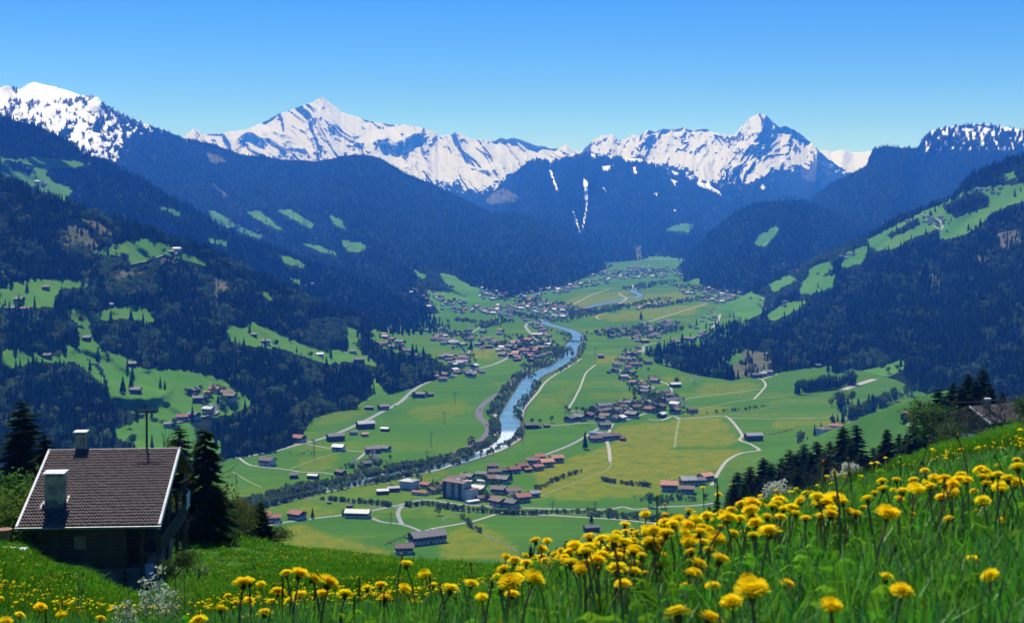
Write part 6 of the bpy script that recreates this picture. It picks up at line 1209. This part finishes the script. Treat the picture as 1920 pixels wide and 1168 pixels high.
# inside eight metres: even ground density
n = 13000; D = np.sqrt(rng.uniform(.75**2, 8.5**2, n)); D = np.where(rng.random(n) < .25, rng.uniform(.75, 3.2, n), D); u = rng.uniform(-150, 2080, n); pts = np.stack([(u-UH)/F*D, D, H-hill_drop(u, D)], 1)
k = rng.choice(6, n, p=[.36,.24,.26,.07,.05,.02]); s = rng.uniform(.45, .85, n)*(.75+.6*fbm(pts[:, 0]*.9, pts[:, 1]*.9, 3, 61)); s = np.where(k == 5, s*1.3, s); rt_ = rots(n, .10)
scatter("meadow_grass", pts, np.stack([s*1.15, s*1.15, s], 1), rt_, k, P_gr, "tall green grass and dandelion leaves of the near meadow")
n = 34000; u = rng.uniform(-150, 2080, n); D = 8*(240/8)**rng.random(n); ok = near_mask(u, D); u = u[ok]; D = D[ok]; n = len(u); pts = np.stack([(u-UH)/F*D, D, H-hill_drop(u, D)], 1)
k = rng.choice(4, n, p=[.35,.2,.3,.15]); s = rng.uniform(.8, 1.3, n)*(D/8)**.85; hz_ = rng.uniform(.7, 1.2, n)*(D/8)**.28*(.6+.8*fbm(pts[:, 0]*.15, pts[:, 1]*.15, 3, 62))
scatter("far_meadow_grass", pts, np.stack([s, s, hz_], 1), rots(n, .05), k, P_grf, "short green grass of the hillside meadow")
# tiny far blooms
def dot_mesh(name, mat_): 
    b = MB(); vs = [(0,0,.012)]+[(math.cos(a*1.0472)*.022, math.sin(a*1.0472)*.022, 0) for a in range(6)]; b.add(vs, [(0, 1+i, 1+(i+1) % 6) for i in range(6)]); b.tube((0,0,-.16), (0,0,0), .003, .003, 3); return b.mesh(name, mat_)
P_dot = [proto("far_dandelion_shape", dot_mesh("far_dandelion", M_pet)), proto("far_orange_dandelion_shape", dot_mesh("far_orange_dandelion", M_petc))]
n = 9500; u = rng.uniform(-100, 2050, n); D = 7*(200/7)**(rng.random(n)**.8); x = (u-UH)/F*D; den = fbm(x*.12, D*.12, 3, 71); ok = near_mask(u, D) & (rng.random(n) < np.clip((den-.36)*5, 0.05, 1)) & (rng.random(n) < np.clip((D-6)/14, .12, 1)); u, D = u[ok], D[ok]; n = len(u)
hh_ = rng.uniform(.12, .22, n)*(1+.004*D); pts = np.stack([(u-UH)/F*D, D, H-hill_drop(u, D)+hh_], 1); s = rng.uniform(.6, 1.05, n)*np.clip((D/16)**.5, 1, 2.6)
scatter("far_dandelions", pts, np.stack([s, s, s], 1), rots(n, .3), rng.choice(2, n, p=[.85,.15]), P_dot, "countless tiny yellow dandelions on the farther meadow")
# ---- single dandelions
def head_mesh(name, seed, fold=0.0):
    R = random.Random(seed); b = MB()
    for ring, (cnt, L, up, z0) in enumerate(((24, .50, .05, .0), (22, .44, .28, .03), (18, .34, .55, .06), (12, .22, .9, .09))):
        for k_ in range(cnt):
            a = 6.283*k_/cnt+R.uniform(-.08, .08); l = L*R.uniform(.88, 1.08); u_ = up+fold+R.uniform(-.10, .10); d = np.array((math.cos(a), math.sin(a), 0)); s_ = np.array((-d[1], d[0], 0)); w_ = .052
            p0 = d*.03+np.array((0,0,z0)); p1 = p0+d*l*.6*math.cos(u_)+np.array((0,0,l*.6*math.sin(u_))); p2 = p0+d*l*math.cos(u_*.7)+np.array((0,0,l*math.sin(u_)*.86-.04*ring*0))
            b.add([p0-s_*w_*.5, p0+s_*w_*.5, p1+s_*w_, p1-s_*w_, p2+s_*w_*.8, p2-s_*w_*.8], [(0,1,2,3),(3,2,4,5)])
    return b.mesh(name, M_pet)
def centre_mesh():
    b = MB()
    for i, (z0, z1, r0, r1) in enumerate(((.05,.17,.20,.16),(.17,.22,.16,.07))): b.tube((0,0,z0), (0,0,z1), r0, r1, 10)
    return b.mesh("flower_centre", M_petc)
def calyx_mesh():
    b = MB(); b.tube((0,0,-.26), (0,0,-.02), .09, .15, 8)
    for k_ in range(10):
        a = k_*.628; d = np.array((math.cos(a), math.sin(a), 0)); s_ = np.array((-d[1], d[0], 0))*.035; p0 = d*.13+np.array((0,0,-.08)); b.add([p0-s_, p0+s_, p0+d*.10+np.array((0,0,-.16))], [(0,1,2)])
    return b.mesh("calyx", M_bud)
HM = [head_mesh("flower_head_%d" % i, 300+i, f_) for i, f_ in enumerate((0, .05, .16, -.08))]; CE = centre_mesh(); CX = calyx_mesh()
def stalk_mesh(seed):
    R = random.Random(seed); b = MB(); ax, ay = R.uniform(-.12, .12), R.uniform(-.12, .12); pr = None
    for i in range(6):
        t = i/5; q = np.array((ax*t*(t-1), ay*t*(t-1), -1+t)); 
        if pr is not None: b.tube(pr*np.array((1,1,1)), q, .0028, .0026, 6)
        pr = q
    return b.mesh("stalk_%d" % seed, M_stalk)
ST = [stalk_mesh(i) for i in range(4)]
def budhead():
    b = MB(); b.tube((0,0,-.3), (0,0,.05), .12, .17, 8); b.tube((0,0,.05), (0,0,.32), .16, .07, 8); return b.mesh("closed_bud", M_bud)
BD = budhead(); BDT = MB().tube((0,0,.3), (0,0,.5), .075, .10, 8).mesh("bud_tip", M_petc)
DL = """537 1075 24,561 1077 36,588 1085 34,467 1093 26,489 1095 20,521 1109 31,616 1093 43,762 1059 28,796 1077 25,688 1104 22,714 1098 24,758 1104 26,647 1114 31,604 1114 27,563 1116 26,543 1127 25,496 1149 31,467 1125 20,634 1137 18,722 1121 28,776 1129 20,811 1098 18,844 1105 36,884 1095 28,657 1146 13,616 1144 12,690 1151 14,712 1152 14,794 1151 17,895 1120 18,
456 1094 38,414 1142 28,373 1164 34,311 1147 16,325 1160 12,427 1117 14,372 1149 12,462 1157 22,76 1138 25,37 1153 20,114 1152 18,189 1160 21,11 1165 26,60 1151 9,1004 1015 23,1026 1014 18,1017 1030 23,949 1043 18,965 1051 28,944 1068 31,975 1071 17,1000 1084 42,956 1091 43,931 1081 19,904 1097 24,904 1120 26,
1078 1023 31,1105 1009 36,1152 1014 48,1090 1037 24,1129 1043 38,1179 1027 17,1071 1057 34,1157 1067 41,1186 1072 31,1168 1096 32,1048 1069 14,1054 1099 12,1075 1084 11,1103 1104 14,1229 1029 36,1220 1019 36,1203 1043 22,1194 1001 24,1172 985 22,1210 964 22,1247 966 20,1215 990 22,1236 988 26,1248 1002 36,1270 976 29,1292 959 22,1284 997 24,1291 1014 30,1294 1076 29,1289 1100 26,1270 1151 58,1247 945 9,1318 914 9,1369 909 8,1347 927 15,1389 945 22,1411 944 32,1460 939 32,1510 926 22,1523 924 16,1544 939 35,1570 925 19,1581 942 26,1592 919 18,1654 903 22,1681 901 20,1697 895 17,1713 901 20,1734 883 19,1720 890 12,1752 896 22,1736 903 16,1791 903 27,1784 922 30,1839 881 28,1871 873 15,1876 881 11,1907 863 18,1918 858 14,1841 852 10,1829 856 9,1822 858 8,1849 907 22,1878 919 24,1854 940 16,1778 974 24,1757 960 18,1734 947 14,1665 965 46,1626 936 26,1607 936 16,1655 918 22,1676 919 16,1687 936 22,1707 926 16,1490 952 20,1539 968 22,1510 973 22,1571 981 19,1442 997 45,1407 958 35,1386 974 30,1416 981 32,1439 970 26,1324 968 29,1339 978 20,1329 992 22,1342 1010 36,1303 1007 22,1352 984 20,1534 1041 21,1350 1050 42,1310 1058 40,1303 1074 30,1337 1100 30,1403 1087 33,1410 1108 62,1371 1128 42,1476 1095 29,1468 1116 17,1558 1137 42,1332 1162 55,1663 1083 31,1691 1107 42,1752 1044 23,1823 1049 27,1857 1079 34,1857 1012 20,1881 976 22,1833 960 20,1710 965 20,1637 976 16,1470 955 24,1455 948 26,1500 940 24,1428 948 22,1372 956 24,1355 962 22,1400 938 18,1600 930 14,1640 925 18,1664 910 16,1560 955 24,1590 958 20,1620 952 18,1850 885 22,1856 892 18,1300 985 22,1262 988 24,1240 1014 26,1190 1056 24,1140 1030 26,1118 1022 24,1095 1060 22,1165 1040 22,1328 1030 24,1366 1020 20,1376 1000 22,1396 1000 18,1060 1042 16,1210 1075 20,1240 1060 22,1010 1052 14,985 1040 14,860 1115 22,835 1128 16,872 1138 14,750 1140 14,580 1140 18,510 1128 20,442 1130 14,1722 975 12,1490 1000 14,1815 900 14,1900 905 14,1800 880 10,1765 880 9,1775 888 10,1700 910 14"""
pos = [tuple(float(q) for q in w_.split()) for w_ in DL.replace("\n", "").split(",") if w_.strip()]
RD_ = random.Random(5)
for _ in range(52):
    u = RD_.uniform(1000, 1900); vtop = np.interp(u, [1000,1300,1500,1700,1900], [1030,965,930,905,875]); pos.append((u, vtop+RD_.uniform(12, 80), RD_.uniform(9, 20)))
cnt = 0
for (u, v, w_) in pos[:300]:
    w_ *= 1.02; best = None
    D0 = .047*F/w_
    for D in D0*np.exp(np.linspace(-.5, .9, 57)):
        gz = H-float(hill_drop(np.array([u]), np.array([D]))[0]); hz0 = H-(v-VH)/F*D; st_ = hz0-gz
        cost = abs(math.log(D/D0))+(0 if .15 < st_ < .34 else min(abs(st_-.15), abs(st_-.34))*8)
        if st_ > .05 and (best is None or cost < best[0]): best = (cost, D, st_, gz, hz0)
    if best is None or best[2] > .55: continue
    _, D, st_, gz, hz0 = best; dia = w_*D/F; x = (u-UH)/F*D; cnt += 1
    zone = ("at the very bottom edge of the meadow" if v > 1120 else "in the thick bank of blooms" if u > 1000 and v < 1060 else "above the grass at the lower left" if u < 430 else "in the low band left of centre" if u < 930 else "in the green grass at the lower right" if u > 1440 else "in the middle of the near meadow")
    size = "large" if w_ >= 34 else "small" if w_ < 18 else "medium"
    r = thing("dandelion", "%s yellow dandelion bloom %s" % (size, zone), "dandelion", (x, D, gz), RD_.uniform(0, 6), "dandelions of the near meadow")
    side = RD_.random() < .12
    hd = link("flower_head", HM[RD_.randrange(4)], r, (0, 0, st_), None, (dia, dia, dia*1.15)); hd.rotation_euler = (RD_.gauss(0, .28)+.12, RD_.gauss(0, .25), RD_.uniform(0, 6))
    link("flower_centre", CE, hd); link("calyx", CX, hd)
    sk = link("stalk", ST[RD_.randrange(4)], r, (0, 0, st_-dia*.15), RD_.uniform(0, 6), (1.0, 1.0, st_+.03))
def bloom_mesh():
    parts = [(HM[1].copy(), 1.0), (CE, 1.0), (CX, 1.0)]; vs = []; fs = []; ms = []; mats_ = [M_pet, M_petc, M_bud, M_stalk]
    for mi, me in enumerate((HM[1], CE, CX, ST[0])):
        o_ = len(vs); k_ = .047 if mi < 3 else 1.0
        for q in me.vertices: vs.append((q.co.x*k_, q.co.y*k_, q.co.z*k_*(1.1 if mi < 3 else .27)) if mi < 3 else (q.co.x, q.co.y, q.co.z*.27))
        for p_ in me.polygons: fs.append([o_+a for a in p_.vertices]); ms.append(mi)
    me = bpy.data.meshes.new("bloom"); me.from_pydata(vs, [], fs)
    for m_ in mats_: me.materials.append(m_)
    me.polygons.foreach_set('material_index', ms); me.update(); return me
P_bl = [proto("bloom_shape", bloom_mesh())]
n = 2600; u = rng.uniform(930, 2050, n); D = rng.uniform(3.0, 10, n); gz_ = H-hill_drop(u, D); hh_ = rng.uniform(.14, .27, n); x_ = (u-UH)/F*D; ok = (fbm(x_*1.3, D*1.3, 3, 81) > .47) | (rng.random(n) < .25)
vt_ = np.interp(u, [930,1000,1150,1300,1500,1700,1920], [1095,1045,1000,968,935,910,868]); vh_ = VH+(hill_drop(u, D)-hh_)/D*F; ok &= (vh_ > vt_) & (rng.random(n) < .75)
pts = np.stack([x_, D, gz_+hh_], 1)[ok]; n = len(pts); s = rng.uniform(.6, .95, n); scatter("more_dandelions", pts, np.stack([s, s, s], 1), rots(n, .22), np.zeros(n, int), P_bl, "crowd of further yellow dandelions in the bank of blooms")
for i in range(24):      # closed buds and spent heads between the blooms
    u = RD_.uniform(430, 1900); D = RD_.uniform(2.0, 6.0); gz = H-float(hill_drop(np.array([u]), np.array([D]))[0]); st_ = RD_.uniform(.12, .27); x = (u-UH)/F*D
    r = thing("dandelion_bud", "closed brownish dandelion bud between the open blooms", "bud", (x, D, gz), RD_.uniform(0, 6), "closed buds of the near meadow"); hd = link("bud", BD, r, (0, 0, st_), None, .021); hd.rotation_euler = (RD_.gauss(0, .2), RD_.gauss(0, .2), 0)
    link("bud_tip", BDT, hd); link("stalk", ST[i % 4], r, (0, 0, st_), 0, (1, 1, st_+.03))
# white wild flowers at the lower left, and dark plantain spikes on the right
M_wf = leafmat("small_white_flowers", (.65,.68,.52), (.45,.52,.32), trans=.3, rnd=.1, scale=50); M_wl = leafmat("grey_green_leaves", (.07,.14,.04), (.12,.20,.07), trans=.4, rnd=.15, scale=20)
def weed(seed, flowers=True):
    R = random.Random(seed); b = MB(); c = MB(); b.tube((0,0,0), (.02,0,.9), .006, .004, 5)
    for k_ in range(26):
        z = .1+.78*k_/26; a = R.random()*6.28; d = np.array((math.cos(a), math.sin(a), .7)); l = .16*(1.1-z)+.03; s_ = np.array((-d[1], d[0], 0))*.016; p0 = np.array((.02*z, 0, z)); b.add([p0, p0+d*l*.5+s_, p0+d*l, p0+d*l*.5-s_], [(0,1,2,3)])
    if flowers:
        for k_ in range(70):
            z = R.choice((.93, .80, .70))+R.gauss(0, .03); rr2 = .045; q = np.array((R.gauss(0, rr2)+.02, R.gauss(0, rr2), z)); e = [np.array([R.gauss(0, 1) for _ in range(3)]) for _ in range(2)]; e = [m_/np.linalg.norm(m_)*.020 for m_ in e]; c.add([q-e[0], q+e[1], q+e[0], q-e[1]], [(0,1,2,3)])
    return b.mesh("weed_stem_%d" % seed, M_wl), (c.mesh("weed_flowers_%d" % seed, M_wf) if flowers else None)
WD = [weed(1), weed(2), weed(3, False)]
for i, (u, vt, D, k_) in enumerate(((240,1088,6.0,2),(268,1086,6.2,0),(285,1092,5.6,1),(300,1064,5.8,0),(312,1100,5.4,1),(332,1042,6.0,2),(345,1062,5.6,2),(322,1108,5.2,0),(296,1114,5.0,1),(236,1126,4.6,0),(247,1140,4.4,1),(276,1108,5.6,0),(146,1062,9,2),(360,1110,5,2),(225,1135,4.6,1))):
    gz = H-float(hill_drop(np.array([u]), np.array([D]))[0]); h = H-(vt-VH)/F*D-gz; me, fl_ = WD[k_]
    if h < .05: continue
    r = thing("white_wildflower" if fl_ else "leafy_weed", ("white flowered weed with grey green leaves in front of the farmhouse" if fl_ else "leafy green weed stem in front of the farmhouse"), "wildflower" if fl_ else "weed", ((u-UH)/F*D, D, gz), RD_.uniform(0, 6), "weeds in front of the farmhouse", (h*1.0, h*1.0, h*1.05)); link("stem", me, r)
    if fl_: link("flowers", fl_, r)
SPK = MB(); SPK.tube((0,0,0), (0,0,.7), .004, .003, 5); SPK.tube((0,0,.72), (0,0,1.0), .008, .005, 6); SPK = SPK.mesh("plantain_spike", M_bud)
for i, (u, vt, D) in enumerate(((1751,856,6.5),(1788,845,6.5),(1772,868,5.5),(1710,872,6.5),(1722,876,6.8),(1733,868,7),(1887,845,5.5),(1749,872,6),(1756,868,6.4),(1690,878,7),(1768,872,6.2),(855,1110,4.2),(806,1072,5),(673,1080,4.2),(720,1108,3.8),(664,1118,3.6),(86,1140,3.8),(1830,880,5),(1610,905,6),(590,1088,4.0),(1345,905,5),(530,1080,3.9))):
    gz = H-float(hill_drop(np.array([u]), np.array([D]))[0]); h = H-(vt-VH)/F*D-gz
    if h < .05: continue
    tag(link("plantain_spike", SPK, None, ((u-UH)/F*D, D, gz), RD_.uniform(0, 6), (h**.3*.7, h**.3*.7, h)), "thin dark seed spike rising from the near meadow grass", "seed spike", "dark seed spikes")
# ---------------------------------------------------------------- labels: tell like things apart by where they stand among their fellows
ORD = "first second third fourth fifth sixth seventh eighth ninth tenth eleventh twelfth thirteenth fourteenth fifteenth sixteenth seventeenth eighteenth nineteenth twentieth".split()
def spell_apart():
    by = {}
    for o in SC.objects:
        if o.parent is None and 'label' in o and 'category' in o: by.setdefault(o['label'], []).append(o)
    for lb, os_ in by.items():
        if len(os_) < 2: continue
        pr = {o.name: px(o.location.x, max(o.location.y, .1), o.location.z) for o in os_}
        cells = {}
        if len(os_) > 6:
            su = sorted(pr[o.name][0] for o in os_); sv = sorted(pr[o.name][1] for o in os_); n = len(os_)
            for o in os_:
                a, b = pr[o.name]; c = "left" if a < su[n//3] else "right" if a >= su[2*n//3] else "middle"; r = "upper" if b < sv[n//2] else "lower"
                cells.setdefault("%s %s" % (r, c), []).append(o)
        else: cells[""] = os_
        for ph, l in cells.items():
            l.sort(key=lambda o: pr[o.name][0])
            for i, o in enumerate(l):
                t = lb+(", "+ph if ph else "")
                if len(l) > 1: t += (", leftmost" if i == 0 else ", rightmost" if i == len(l)-1 else ", %s from left" % ORD[i]) if i < 20 or i == len(l)-1 else ", among the right ones"
                if len(t.replace('-', ' ').split()) > 16: t = t.replace(' from left', '')
                o['label'] = t
spell_apart()
# ---------------------------------------------------------------- haze
hz = MB().box(-17000, 17000, -60, 31000, -120, 1800)
m, t, o_ = newmat("haze_air"); pv = N(t, "VolumePrincipled"); t.links.new(pv.outputs[0], o_.inputs['Volume'])
pv.inputs['Color'].default_value = rgba(HAZE_COL); pv.inputs['Density'].default_value = HAZE_DEN
pv.inputs['Absorption Color'].default_value = (1, 1, 1, 1)
tag(hz.build("haze", m), kind='stuff')
